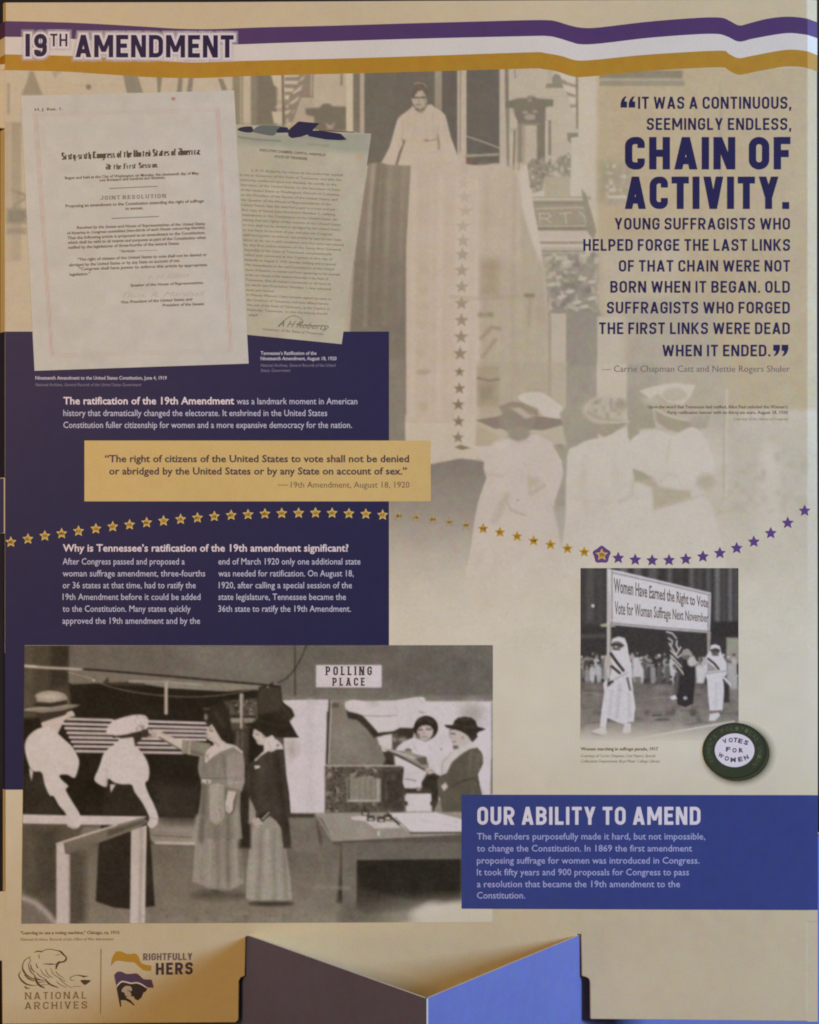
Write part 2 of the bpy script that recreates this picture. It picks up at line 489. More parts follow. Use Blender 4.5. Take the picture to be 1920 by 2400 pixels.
    def mesh(self, name, mat, parent, d, quad=None):
        """the painted sheet as a fine grid that carries its ink per vertex"""
        if quad is None:
            U, V = np.meshgrid(self.uu, self.vv); img = self.img
        else:
            q = [np.array(k, float) for k in quad]
            a = np.linspace(0, 1, self.w)[None, :, None]; b = np.linspace(0, 1, self.h)[:, None, None]
            pq = (q[0]*(1-a) + q[1]*a)*(1-b) + (q[3]*(1-a) + q[2]*a)*b
            U, V = pq[..., 0], pq[..., 1]
            x = np.clip((U - self.u0) / self.step, 0, self.w - 1.001); y = np.clip((V - self.v0) / self.step, 0, self.h - 1.001)
            xi, yi = x.astype(int), y.astype(int); fx, fy = (x - xi)[..., None], (y - yi)[..., None]
            I = self.img
            img = I[yi, xi]*(1-fx)*(1-fy) + I[yi, xi+1]*fx*(1-fy) + I[yi+1, xi]*(1-fx)*fy + I[yi+1, xi+1]*fx*fy
        h, w = U.shape
        co = np.empty((h, w, 3)); co[..., 0] = (U - 960) * S; co[..., 1] = -d * LAYER + np.maximum(0, U - FOLD_R) * S * TAN_R * np.clip((1500 - V) / 700.0, 0.06, 1.0); co[..., 2] = (FLOOR_V - V) * S
        me = bpy.data.meshes.new(name)
        me.vertices.add(h * w); me.vertices.foreach_set("co", co.ravel())
        idx = np.arange(h * w).reshape(h, w)
        q = np.stack([idx[:-1, :-1], idx[1:, :-1], idx[1:, 1:], idx[:-1, 1:]], -1).reshape(-1, 4)
        me.loops.add(q.size); me.loops.foreach_set("vertex_index", q.ravel())
        me.polygons.add(len(q)); me.polygons.foreach_set("loop_start", np.arange(len(q)) * 4)
        me.update(calc_edges=True)
        at = me.color_attributes.new("ink", 'FLOAT_COLOR', 'POINT')
        c = np.ones((h * w, 4)); c[:, :3] = ink(np.clip(img, 4, 250)).reshape(-1, 3)
        at.data.foreach_set("color", c.ravel())
        me.materials.append(mat)
        return link(name, me, parent)
M_PHOTO = ink_material("printed_photograph", attr=True, rough=0.6, noise=0.05, spec=0.2)

# ================================================================ the room behind and below
def sheet(name, pts, mat):
    me = bpy.data.meshes.new(name); me.from_pydata(pts, [], [tuple(range(len(pts)))]); me.materials.append(mat); me.update()
    return link(name, me)
tag(sheet("floor", [(-4, -4, 0), (4, -4, 0), (4, 4, 0), (-4, 4, 0)], ink_material("dark_carpet", (0.05, 0.042, 0.035), raw=True, rough=0.95, noise=0.3)), kind="structure")
tag(sheet("back_wall", [(-4, 2.4, 0), (4, 2.4, 0), (4, 2.4, 3), (-4, 2.4, 3)], ink_material("dark_room_wall", (0.05, 0.038, 0.027), raw=True, rough=0.9, noise=0.2)), kind="structure")

TAN = (189, 170, 139)
NAVY = (34, 35, 70)
BLUE = (52, 61, 116)
M_TAN = INK(TAN)
M_CARD = ink_material("bare_cardboard", (0.62, 0.56, 0.42), raw=True, rough=0.8)
M_BLUE = INK(BLUE)
M_PLINTH = ink_material("plinth_blue", (0.140, 0.164, 0.365), raw=True, rough=0.6, noise=0.09)

# ================================================================ the cardboard base
base = bpy.data.objects.new("cardboard_base", None); COL.objects.link(base)
base.empty_display_size = 0.1
BC = np.array([0.0163, -0.1946]); BL = np.array([-0.488, 0.312]); BR = np.array([0.611, 0.487])
base.location = (float(BC[0]), 0.1, 0.0)
tag(base, "blue folded cardboard plinth whose corner juts out below the printed panel", "display base")
def wall(name, a, b, n_out, lab=None):
    t = 0.0022; zt = Z(2193)
    nrm = np.array(n_out) / np.linalg.norm(n_out)
    a2, b2 = a - nrm * t, b - nrm * t
    nseg = 24
    v, f, mi = [], [], []
    for i in range(nseg + 1):
        p = a + (b - a) * i / nseg; q = a2 + (b2 - a2) * i / nseg
        v += [(p[0], p[1], 0), (p[0], p[1], zt), (q[0], q[1], zt), (q[0], q[1], 0)]
    for i in range(nseg):
        k = 4 * i
        f += [(k, k+4, k+5, k+1), (k+1, k+5, k+6, k+2), (k+2, k+6, k+7, k+3)]; mi += [0, 1, 1]
    f += [(0, 1, 2, 3), (4*nseg, 4*nseg+3, 4*nseg+2, 4*nseg+1)]; mi += [1, 1]
    me = bpy.data.meshes.new(name); me.from_pydata([tuple(map(float, q)) for q in v], [], f)
    me.materials.append(M_PLINTH); me.materials.append(M_CARD)
    me.polygons.foreach_set("material_index", mi); me.update()
    return tag(link(name, me, base), lab)
dl, dr = BL - BC, BR - BC
wall("front_face", BC, BL, (-dl[1], dl[0]) if -dl[1] < 0 else (dl[1], -dl[0]), "left face of the plinth, turned from the window and dark")
wall("front_face", BC + dr/np.linalg.norm(dr)*0.0004, BR, (dr[1], -dr[0]), "right face of the plinth, bright blue in the window light")
wall("rear_face", BL, BR, (BL[1]-BR[1], BR[0]-BL[0]) if (BR[0]-BL[0]) > 0 else (0, 1))

# ================================================================ the printed panel
panel = bpy.data.objects.new("display_panel", None); COL.objects.link(panel)
panel.empty_display_size = 0.1
panel.location = (0.0, 0.0, Z(2700))
tag(panel, "tall tan printed exhibition panel headed 19TH AMENDMENT, slotted onto the blue plinth", "display panel")

edge = [(12, 5), (500, 4), (960, 1), (1893, -3), (1893, 2394), (1384, 2389), (1383, 2302), (1380, 2294), (1372, 2290), (1364, 2288), (1362, 2190),
        (1353, 2190), (1353, 2700), (586, 2700), (586, 2195), (576, 2195), (574, 2288), (565, 2291), (560, 2300), (559, 2390), (553, 2397),
        (5, 2401), (4, 2253), (-8, 2250), (-8, 2092), (12, 2089), (12, 1251), (-8, 1249), (-8, 1121), (12, 1119), (12, 301), (-8, 299), (-8, 151), (12, 149)]
def slab(name, pts, thick, mat, parent, front=0.0, bev=0.0008):
    n = len(pts)
    v = [P(u, w, front) for u, w in pts] + [P(u, w, front - thick) for u, w in pts]
    f = [tuple(range(n))[::-1], tuple(range(n, 2 * n))] + [(i, (i + 1) % n, n + (i + 1) % n, n + i) for i in range(n)]
    me = bpy.data.meshes.new(name); me.from_pydata(v, [], f); me.materials.append(mat); me.update()
    o = link(name, me, parent)
    if bev:
        b = o.modifiers.new("bevel", 'BEVEL'); b.width = bev; b.segments = 2; b.limit_method = 'ANGLE'
    return o
slab("board", edge, 13.0, M_TAN, panel)
fr = MB(); vv_ = [-3] + list(range(50, 2350, 50)) + [2395]
fr.strip([(1893.0, v) for v in vv_], [(1917.5, v) for v in vv_], -1.2)
fr = fr.build("side_flange", M_TAN, panel)
sol = fr.modifiers.new("thickness", 'SOLIDIFY'); sol.thickness = 0.003; sol.offset = 1.0
fl = MB()
for a, b, e in ((5, 149, 5), (301, 1119, -6), (1251, 2089, 4)):
    fl.strip([(11.7, a), (e, a)], [(11.7, b), (e, b)], 0.0)
fl.build("side_flange", M_TAN, panel)

# ---- ribbon across the top
def curve_u(pts, us):
    q = smooth(pts, False, 8); q = sorted(q)
    return [(u, float(np.interp(u, [k[0] for k in q], [k[1] for k in q]))) for u in us]
US = sorted(set(list(np.arange(-8, 1919, 6.0)) + [FOLD_L, FOLD_R, 1918]))
US = [u for u in US if u >= -8]
c0 = [(-10, 49), (0, 49), (167, 53), (334, 62), (417, 67), (500, 68), (612, 64), (779, 60), (960, 54.5), (1127, 50), (1238, 47), (1283, 47), (1305, 50), (1338, 60), (1366, 65),
      (1405, 64), (1516, 51), (1628, 42), (1689, 41), (1711, 49), (1733, 59.5), (1756, 54.5), (1795, 44.5), (1839, 39), (1878, 41), (1917, 49), (1930, 52)]
c1 = [(-10, 86), (0, 86), (111, 88), (250, 96), (400, 104), (548, 104), (668, 100), (960, 91), (1238, 84.5), (1283, 84.5), (1305, 88), (1338, 98), (1360, 103.5), (1405, 102),
      (1516, 89), (1628, 80.5), (1683, 79.6), (1706, 86), (1733, 97.4), (1767, 90), (1839, 78), (1878, 79.6), (1920, 87), (1930, 90)]
c2 = [(-10, 127), (0, 127), (167, 131), (334, 139), (445, 146), (556, 143), (779, 137.5), (960, 132), (1240, 122.5), (1272, 123.5), (1316, 131), (1350, 141), (1394, 140),
      (1516, 128), (1683, 118.5), (1706, 125), (1731, 136), (1761, 131), (1839, 117), (1884, 118.5), (1920, 127), (1930, 130)]
c3 = [(-10, 164), (0, 164), (139, 167), (250, 174), (362, 181), (473, 182.5), (584, 178), (779, 173), (960, 168.6), (1240, 160.5), (1266, 161), (1305, 167), (1344, 179), (1383, 179),
      (1516, 166), (1683, 157.5), (1706, 164), (1733, 175), (1767, 168.6), (1839, 156), (1884, 157.5), (1920, 166), (1930, 170)]
L0, L1, L2, L3 = [curve_u(c, US) for c in (c0, c1, c2, c3)]
rb = MB(); rb.strip(L0, L1, 0.40); ribbon = rb.build("ribbon", INK((74, 50, 92)), panel)
tag(ribbon, "purple stripe of the waving three coloured ribbon")
rb = MB(); rb.strip(L1, L2, 0.40); tag(rb.build("ribbon", INK((198, 188, 180)), panel), "white stripe of the waving ribbon")
rb = MB(); rb.strip(L2, L3, 0.40); tag(rb.build("ribbon", INK((164, 120, 38)), panel), "gold stripe of the waving ribbon")

# ---- headline
TITLE = (28, 23, 62)
def headline(mb, d, grow):
    draw_caps(mb, "19", 60, 110, 132.5, 53.5, w=.2, gap=.2, rad=.24, d=d, grow=grow)
    draw_caps(mb, "TH", 118, 158, 108.5, 29.5, w=.15, gap=.16, d=d, grow=grow)
    draw_caps(mb, "AMENDMENT", 177, 548, 134, 52.5, w=.192, gap=.12, rad=.25, d=d, grow=grow, base1=135)
h = MB(); headline(h, 0.75, 0.0); head = h.build("headline", INK(TITLE), panel)
h = MB(); headline(h, 0.55, 5.0); h.build("halo", INK((200, 188, 190)), head)
for gi, (g, a) in enumerate(((7.5, .4), (10.5, .28))):
    h = MB(); headline(h, 0.50 - gi * .04, g); h.build("halo", INK((204, 190, 196), alpha=a), head)

# ---- the pull quote
h = MB()
QT = dict(gap=.155, rad=.22, d=0.6)
for s, x0, x1, b, c, w in (("IT WAS A CONTINUOUS,", 1496, 1855, 255, 28.5, .163), ("SEEMINGLY ENDLESS,", 1516.5, 1855, 304.5, 28, .163),
                           ("CHAIN OF", 1465, 1853, 397, 76, .215), ("ACTIVITY.", 1465, 1850, 489.7, 76, .215),
                           ("YOUNG SUFFRAGISTS WHO", 1441, 1852, 538, 27.4, .163), ("HELPED FORGE THE LAST LINKS", 1367.7, 1852, 587.8, 27.6, .163),
                           ("OF THAT CHAIN WERE NOT", 1451, 1852, 636.5, 27, .163), ("BORN WHEN IT BEGAN. OLD", 1431, 1851.6, 686, 27.6, .163),
                           ("SUFFRAGISTS WHO FORGED", 1423, 1851.6, 734.6, 27.4, .163), ("THE FIRST LINKS WERE DEAD", 1404.6, 1851.6, 783, 27.4, .163),
                           ("WHEN IT ENDED.", 1553, 1806, 835, 27, .163)):
    draw_caps(h, s, x0, x1, b, c, w=w, **{**QT, 'gap': .12 if c > 50 else .15})
quote_marks(h, 1455, 1489, 226, 252, True); quote_marks(h, 1813, 1848, 808, 834, False)
tag(h.build("quotation", INK((33, 30, 70)), panel), "large navy quotation in squared capitals at the upper right")
h = MB()
put_text(h, "— Carrie Chapman Catt and Nettie Rogers Shuler", (1411, 871.6), (1851.6, 871.6), 15, bold=-.004)
h.build("attribution", INK((112, 100, 100)), panel)
h = MB()
put_text(h, "Upon the word that Tennessee had ratified, Alice Paul unfurled the Woman’s", (1519, 957), (1846.6, 957), 7.2, bold=.014)
put_text(h, "Party ratification banner with its thirty-six stars, August 18, 1920", (1565, 970), (1846.6, 970), 7.2, bold=.014)
cp = h.build("caption", INK((112, 100, 88)), panel)
h = MB(); put_text(h, "Courtesy of the Library of Congress", (1720, 985), (1846.6, 985), 6.6, shear=.2)
h.build("credit", INK((150, 138, 122)), cp)

# ---- navy text block
h = MB(); h.poly([(12, 777), (912, 777), (912, 1512.5), (58, 1512.5), (54, 1851), (12, 1851)], 0.40)
h.f = [tuple(range(6))]
navy = h.build("navy_block", INK(NAVY), panel)
h = MB(); h.strip([(11.7, 777), (-6.0, 777)], [(11.7, 1119), (-6.0, 1119)], 0.12); h.strip([(11.7, 1251), (4.0, 1251)], [(11.7, 1851), (4.0, 1851)], 0.12)
h.poly([(-8, 1121.5), (9, 1121.5), (9, 1249), (-8, 1249)], 0.36)
h.build("navy_edge", INK(NAVY), navy)
h = MB(); h.poly([(-4, 1118.5), (22, 1117), (22, 1118.6), (-4, 1121)], 0.5); h.build("cut_mark", M_CARD, navy)
LT = (200, 195, 205)
M_LT = INK(LT)
h = MB(); put_text(h, "Nineteenth Amendment to the United States Constitution, June 4, 1919", (83, 889.5), (391, 889.5), 8, bold=.016)
h.build("caption", INK((186, 178, 192)), navy)
h = MB(); put_text(h, "Tennessee’s Ratification of the", (611, 831.5), (742, 831.5), 8, bold=.016)
put_text(h, "Nineteenth Amendment, August 18, 1920", (611, 844), (789, 844), 8, bold=.016)
h.build("caption", INK((186, 178, 192)), navy)
h = MB(); put_text(h, "National Archives, General Records of the United States Government", (83, 905), (332, 905), 7.2, shear=.22)
h.build("credit", INK((128, 120, 145)), navy)
h = MB(); put_text(h, "National Archives, General Records of the United", (611, 859.5), (787, 859.5), 7.2, shear=.22)
put_text(h, "States, Government", (611, 871.5), (681, 871.5), 7.2, shear=.22)
h.build("credit", INK((128, 120, 145)), navy)
h = MB(); put_text(h, "The ratification of the 19th Amendment", (148.6, 947.4), (549, 947.4), 16.6, bold=.021)
h.build("bold_lettering", INK((214, 208, 216)), navy)
h = MB(); put_text(h, "Why is Tennessee’s ratification of the 19th amendment significant?", (147.5, 1292.5), (817, 1292.5), 16.6, bold=.019)
h.build("heading", INK((214, 208, 216)), navy)
for para in ((("was a landmark moment in American", 555, 837.5, 947.4),
              ("history that dramatically changed the electorate. It enshrined in the United States", 148.6, 767, 975),
              ("Constitution fuller citizenship for women and a more expansive democracy for the nation.", 148.6, 825, 1003)),
             (("After Congress passed and proposed a", 147, 433, 1323), ("woman suffrage amendment, three-fourths", 147, 481, 1351),
              ("or 36 states at that time, had to ratify the", 147, 459, 1378.7), ("19th Amendment before it could be added", 147, 470, 1406),
              ("to the Constitution. Many states quickly", 147, 447, 1433.8), ("approved the 19th amendment and by the", 146.5, 469, 1462)),
             (("end of March 1920 only one additional state", 512, 845, 1323), ("was needed for ratification. On August 18,", 512, 829, 1351),
              ("1920, after calling a special session of the", 513, 825, 1378.7), ("state legislature, Tennessee became the", 512, 811, 1406),
              ("36th state to ratify the 19th Amendment.", 512, 822.5, 1433.8))):
    h = MB()
    for s, x0, x1, y in para: put_text(h, s, (x0, y), (x1, y), 14.6, bold=.004)
    h.build("paragraph", INK((186, 182, 206)), navy)

# ---- tan quote box
h = MB(); h.poly([(198, 1032.5), (1009.5, 1032.5), (1010, 1175), (198, 1175)], 0.62); qb = h.build("quote_box", INK((196, 166, 108)), panel)
h = MB()
put_text(h, "“The right of citizens of the United States to vote shall not be denied", (246, 1083), (959, 1083), 16.2, bold=.020, d=.85)
put_text(h, "or abridged by the United States or by any State on account of sex.”", (256, 1112), (954, 1112), 16.2, bold=.020, d=.85)
h.build("bold_lettering", INK((62, 54, 68)), qb)
h = MB(); put_text(h, "19th Amendment, August 18, 1920", (682, 1143), (960, 1143), 14, d=.85); h.build("lettering", INK((104, 88, 76)), qb)
h = MB(); h.poly([(652, 1136), (675, 1136), (675, 1138), (652, 1138)], .85); h.build("dash", INK((150, 110, 40)), qb)

# ---- chain of stars
def star_pts(cx, cy, r, rot=0.0, inner=.47):
    return [(cx + (r if i % 2 == 0 else r * inner) * math.sin(i * math.pi / 5 + rot), cy - (r if i % 2 == 0 else r * inner) * math.cos(i * math.pi / 5 + rot)) for i in range(10)]
Z8 = lambda x, y: (x * .5565, 1180 + y * .5565)
Z9 = lambda x, y: (900 + x * .30145, 1120 + y * .30145)
Z10 = lambda x, y: (1380 + x * .31304, 1120 + y * .31304)
ABB = "ME IL WI MI KS OH NY PA MA TX IA MO AR MT NE MN NH UT CA ND SD CO KY RI OR IN WY NV NJ ID AZ NM OK WV WA TN".split()
gold = [Z8(x, y) for x, y in ((46, 160), (118, 147), (189, 134), (260, 124), (331, 114), (404, 104), (475, 95), (546, 87), (618, 78), (689, 71), (761, 64), (832, 58), (903, 52), (974, 47),
        (1045, 44), (1116, 41), (1187, 39), (1258, 38), (1329, 37), (1399, 38), (1470, 40), (1541, 42), (1612, 46))]
gold += [Z9(x, y) for x, y in ((118, 290), (250, 303), (382, 318), (511, 341), (642, 364), (773, 390), (904, 418), (1037, 450), (1165, 484), (1296, 514), (1428, 545), (1559, 572))]
M_G1, M_G2, M_G3, M_GP, M_AB = INK((206, 178, 104)), INK((186, 146, 68)), INK((182, 138, 40)), INK((168, 148, 108)), INK((112, 84, 36))
for i, (x, y) in enumerate(gold):
    onnavy = i < 23; pale = 23 <= i < 28
    h = MB(); h.poly(star_pts(x, y + 1.5, 13.6 if onnavy else 13.0), 0.66)
    st = tag(h.build("star", M_G1 if onnavy else (M_GP if pale else M_G3), panel), "small gold star with a state's initials")
    if onnavy:
        h = MB(); h.poly(star_pts(x, y + 1.5, 9.5), 0.72); h.build("star_face", M_G2, st)
    h = MB(); put_text(h, ABB[i % 36], (x - 5.6, y + 4.6), (x + 5.6, y + 4.6), 6.4, bold=.03, d=.80, res=1); h.build("state_initials", M_AB, st)
x, y = Z10(98, 573)
h = MB(); pts = fillet(star_pts(x, y + 1, 24.5, 0, .70), True, 9); h.poly(pts, .66); st = h.build("star", INK((92, 62, 112)), panel)
tag(st, "gold star ringed in a thick rounded purple outline")
h = MB(); h.poly(star_pts(x, y + 1, 15.5), .74); h.build("star_face", INK((198, 158, 90)), st)
h = MB(); h.poly(star_pts(x, y + 1, 10), .78); h.build("star_face", INK((178, 132, 50)), st)
h = MB(); put_text(h, "TN", (x - 5.6, y + 4.2), (x + 5.6, y + 4.2), 6.4, bold=.03, d=.84, res=1); h.build("state_initials", M_AB, st)
for (x, y) in ((222, 594), (349, 607), (476, 612), (602, 610), (728, 602), (856, 583), (983, 557), (1109, 520), (1237, 472), (1364, 408), (1491, 331), (1618, 240)):
    x, y = Z10(x, y)
    h = MB(); h.poly(star_pts(x, y + 2, 14.8), .66); tag(h.build("star", INK((88, 58, 112)), panel), "plain purple star")

# ================================================================ the faded old photograph printed across the panel
LB = (194, 178, 156); DK = (110, 102, 88)
c = Canvas(11.5, 160, 1915.0, 1530, 2.3, LB)
# far left, a pale wall with bits of ironwork
c.frame(0, 0, .5565)
c.rect(0, 290, 985, 1400, (188, 173, 150))
c.poly([(125, 300), (140, 300), (180, 400), (90, 400), (110, 350)], (150, 140, 120), feather=5)
c.rect(30, 350, 42, 480, (160, 148, 128), feather=4)
c.rect(25, 515, 90, 1100, (160, 148, 128), feather=5, col2=(172, 160, 140))
c.rect(28, 515, 50, 1100, (178, 164, 142), feather=5)
c.line([(52, 800), (110, 830), (60, 870), (120, 920)], 10, (150, 142, 125), feather=5, sm=True)
c.rect(30, 880, 110, 940, (140, 132, 116), feather=12); c.rect(30, 960, 110, 985, (150, 142, 125), feather=10)
c.line([(310, 358), (495, 356)], 3, (178, 162, 138))
c.poly([(215, 298), (260, 298), (232, 330)], (168, 152, 130), feather=4)
c.ell(373, 366, 11, 11, (130, 120, 104), feather=3)
c.poly([(518, 312), (578, 312), (604, 392), (535, 392)], (140, 132, 115))
for p in ([(660, 318), (683, 318), (676, 392), (664, 392)], [(752, 320), (770, 322), (766, 392), (744, 392)], [(796, 322), (815, 324), (808, 392), (786, 392)], [(918, 330), (938, 330), (958, 380), (935, 380)]):
    c.poly(p, (136, 127, 110))
# window bay with the flag
c.frame(540, 160, .2087)
c.rect(20, 60, 1510, 800, (172, 157, 134))
c.rect(30, 60, 110, 800, (140, 128, 108), feather=4); c.rect(108, 60, 130, 800, (166, 150, 126)); c.rect(128, 60, 145, 800, (144, 132, 112))
c.rect(145, 60, 240, 610, (186, 170, 146), feather=3)
c.rect(236, 60, 520, 640, (122, 113, 96), feather=3)
c.rect(236, 60, 300, 640, (136, 126, 108), feather=8)
c.poly([(620, 60), (940, 60), (925, 325), (800, 320), (700, 600), (590, 620)], (140, 126, 108), feather=3)
c.line([(912, 60), (905, 320)], 14, (182, 166, 142)); c.line([(800, 322), (930, 322)], 10, (120, 108, 92))
for p in ([(455, 70), (575, 70), (575, 190), (570, 350), (548, 350), (548, 230), (490, 190)], [(600, 70), (765, 70), (770, 92), (605, 100)], [(600, 140), (765, 140), (750, 180), (600, 175)],
          [(600, 220), (715, 222), (700, 262), (610, 265)], [(610, 300), (665, 300), (655, 350), (612, 350)], [(780, 130), (842, 70), (820, 120), (770, 150)], [(700, 270), (815, 180), (790, 245), (705, 290)],
          [(660, 395), (775, 312), (755, 360), (690, 400)], [(620, 430), (660, 400), (640, 445)], [(610, 480), (690, 465), (650, 505), (615, 520)], [(690, 510), (725, 455), (710, 500)],
          [(490, 440), (575, 395), (575, 440)], [(465, 485), (580, 488), (580, 620), (490, 620)], [(625, 580), (655, 560), (640, 620)], [(640, 640), (670, 590), (668, 640)]):
    c.poly(p, (192, 177, 152), feather=3)
c.line([(588, 60), (596, 640)], 22, (112, 98, 84), feather=3)
c.rect(940, 50, 1310, 700, (182, 166, 142)); c.rect(1235, 60, 1265, 190, (138, 126, 108), feather=3); c.rect(1265, 60, 1310, 430, (180, 164, 138))
c.poly([(840, 450), (1000, 440), (1040, 400), (1110, 395), (1150, 425), (1310, 430), (1310, 700), (940, 700), (940, 545), (850, 520)], (118, 109, 92), feather=5)
c.poly([(1070, 615), (1130, 640), (1180, 605), (1150, 680), (1090, 680)], (160, 146, 124), feather=4)
c.rect(1300, 50, 1380, 720, (196, 180, 152), feather=3)
c.rect(1380, 50, 1470, 720, (122, 112, 96), feather=3); c.rect(1468, 50, 1506, 720, (180, 160, 140), feather=3)
# the dark doorway
c.frame(840, 160, .32464)
c.rect(40, -10, 700, 700, DK, feather=4); c.rect(0, -10, 14, 480, (120, 110, 95)); c.rect(12, -10, 42, 465, (176, 157, 138), feather=2)
c.rect(600, -10, 720, 700, (104, 96, 84), feather=3)
c.rect(552, -10, 603, 300, (158, 146, 124), feather=2, col2=(148, 134, 112))
c.rect(775, -10, 1045, 700, (106, 98, 86), feather=3)
c.rect(715, -10, 780, 690, (186, 168, 146), feather=2); c.line([(738, -10), (734, 600)], 8, (140, 122, 104))
c.line([(780, 490), (900, 530), (1045, 585)], 9, (166, 154, 134)); c.line([(778, 632), (1005, 622)], 18, (160, 146, 122)); c.rect(780, 645, 830, 690, (120, 96, 84), feather=6)
c.rect(1020, -10, 1600, 800, (186, 170, 146), feather=3)
c.rect(1022, -10, 1056, 720, (184, 168, 146)); c.line([(1070, -10), (1078, 420)], 26, (130, 120, 102)); c.line([(1075, 260), (1085, 740)], 24, (140, 130, 112), feather=3)
c.rect(1090, 430, 1160, 760, (178, 162, 138)); c.line([(1130, 450), (1120, 740)], 14, (136, 122, 100)); c.line([(1165, 440), (1160, 740)], 10, (128, 116, 98)); c.rect(1095, 460, 1112, 700, (190, 174, 150))
c.line([(1128, 10), (1135, 70)], 10, (150, 138, 118))
c.rect(1150, 280, 1350, 680, (140, 128, 108), feather=6); c.rect(1295, 230, 1350, 680, (128, 116, 98), feather=4)
c.poly([(1060, 245), (1150, 215), (1215, 215), (1225, 198), (1270, 198), (1285, 215), (1410, 225), (1405, 275), (1350, 280), (1345, 330), (1300, 400), (1160, 400), (1130, 340), (1120, 290), (1062, 280)], (126, 115, 97), feather=4)
c.ell(1238, 228, 16, 14, (154, 140, 118), feather=4); c.ell(1205, 318, 18, 12, (160, 146, 124), feather=4); c.ell(1275, 312, 18, 12, (160, 146, 124), feather=4); c.ell(1240, 352, 40, 22, (164, 150, 130), feather=5)
c.line([(1180, 402), (1300, 402)], 18, (142, 128, 108))
c.rect(1188, 412, 1288, 690, (184, 168, 144), feather=4); c.rect(1180, 412, 1205, 690, (164, 150, 126), feather=5)
c.rect(1365, 375, 1392, 700, (140, 126, 106), feather=3); c.rect(1350, 380, 1372, 700, (190, 174, 150))
c.poly([(1355, 122), (1420, 40), (1500, 60), (1500, 142), (1355, 142)], (140, 128, 108), feather=3); c.rect(1370, -10, 1400, 110, (178, 160, 138))
for p in ([(1440, 20), (1570, 70), (1570, 110), (1470, 80)], [(1470, 110), (1570, 140), (1575, 190), (1490, 160)], [(1510, 200), (1575, 215), (1560, 260), (1530, 250)], [(1540, 290), (1572, 280), (1565, 330)]):
    c.poly(p, (196, 182, 160), feather=3)
for p in ([(1445, 82), (1575, 122), (1575, 140), (1480, 112)], [(1500, 170), (1575, 195), (1575, 212), (1510, 195)], [(1525, 262), (1575, 262), (1572, 280), (1535, 285)]): c.poly(p, (160, 132, 110), feather=3)
c.line([(1580, 10), (1582, 430)], 14, (122, 112, 92), feather=3)
c.poly([(1508, 465), (1590, 465), (1590, 492), (1545, 500), (1540, 545), (1510, 520)], (138, 128, 106), feather=3)
c.line([(1110, 205), (1590, 205)], 2, (176, 160, 138)); c.line([(1350, 410), (1590, 410)], 2, (176, 160, 138)); c.line([(1390, 548), (1510, 548)], 2, (172, 156, 132))
# pale pillar and the quotation's plain wall
c.rect(1588, -10, 1725, 760, (190, 174, 148), feather=3)
c.poly([(1590, 60), (1725, 60), (1735, 640), (1770, 800), (1830, 1250), (1700, 1250), (1600, 860)], (194, 178, 154), feather=6)
c.frame(0, 0, 1)
c.rect(1400, 150, 1940, 960, (181, 160, 126), feather=12)
c.rect(1405, 165, 1600, 190, (140, 126, 100), feather=4); c.rect(1405, 183, 1605, 190, (170, 154, 130), feather=3); c.rect(1405, 190, 1605, 201, (150, 136, 112), feather=4)
c.line([(1688, 190), (1690, 420)], 5, (166, 150, 124), feather=5)
for i in range(9): c.line([(1500, 222 + i * 62), (1880, 226 + i * 62)], 2, (178, 162, 138), alpha=.5)
# planting, ledge, lettered signboard
c.frame(840, 160, .32464)
c.poly([(1210, 700), (1260, 650), (1330, 680), (1400, 700), (1450, 640), (1520, 610), (1590, 680), (1570, 760), (1480, 770), (1420, 740), (1350, 780), (1330, 880), (1260, 900), (1230, 800)], (150, 138, 116), feather=6)
c.mottle(.7, 7, [(1000 + 225, 640), (1600, 610), (1600, 790), (1330, 900), (1240, 900)], (186, 172, 150)); c.mottle(.45, 8, [(1225, 660), (1590, 640), (1580, 770), (1330, 890), (1240, 880)], (118, 108, 92))
c.rect(1345, 780, 1530, 930, (174, 160, 134), feather=3); c.rect(1535, 500, 1600, 920, (194, 180, 156), feather=3)
c.rect(1255, 925, 1680, 950, (168, 154, 130)); c.rect(1255, 938, 1625, 952, (190, 176, 150)); c.rect(1260, 955, 1640, 1012, (146, 132, 112), feather=5); c.rect(1260, 985, 1640, 1000, (158, 146, 122))
c.rect(1270, 1010, 1660, 1140, (156, 142, 118), feather=3); c.line([(1280, 1012), (1640, 1006)], 8, (186, 172, 146))
c.rect(1285, 1140, 1680, 1172, (140, 126, 104), feather=4); c.line([(1290, 1142), (1640, 1138)], 8, (182, 168, 142))
c.rect(1285, 1176, 1720, 1235, (188, 172, 152), feather=3)
for y, t in ((1250, 150), (1290, 176), (1312, 150)): c.rect(1305, y, 1640, y + 18, (t, t - 13, t - 34), feather=3)
# letters R T Y seen as thin light strokes
for pts in ([(1308, 1052), (1312, 1118)], [(1300, 1050), (1370, 1046), (1392, 1068), (1365, 1086), (1316, 1086)], [(1350, 1086), (1392, 1114)], [(1448, 1052), (1540, 1040)], [(1496, 1046), (1500, 1120)], [(1596, 1036), (1636, 1072)], [(1636, 1072), (1648, 1036)], [(1636, 1072), (1640, 1112)]):
    c.line(pts, 7, (190, 176, 148))
c.poly([(1610, 870), (1640, 900), (1690, 1060), (1720, 1180), (1700, 1240), (1655, 1180)], (150, 136, 112), feather=4)
c.rect(1320, 1335, 1740, 1790, (150, 138, 120), feather=6)
c.mottle(.9, 9, [(1330, 1330), (1740, 1320), (1740, 1760), (1370, 1760)], (184, 170, 146)); c.mottle(.5, 12, [(1330, 1330), (1740, 1320), (1740, 1800), (1370, 1800)], (128, 118, 104))
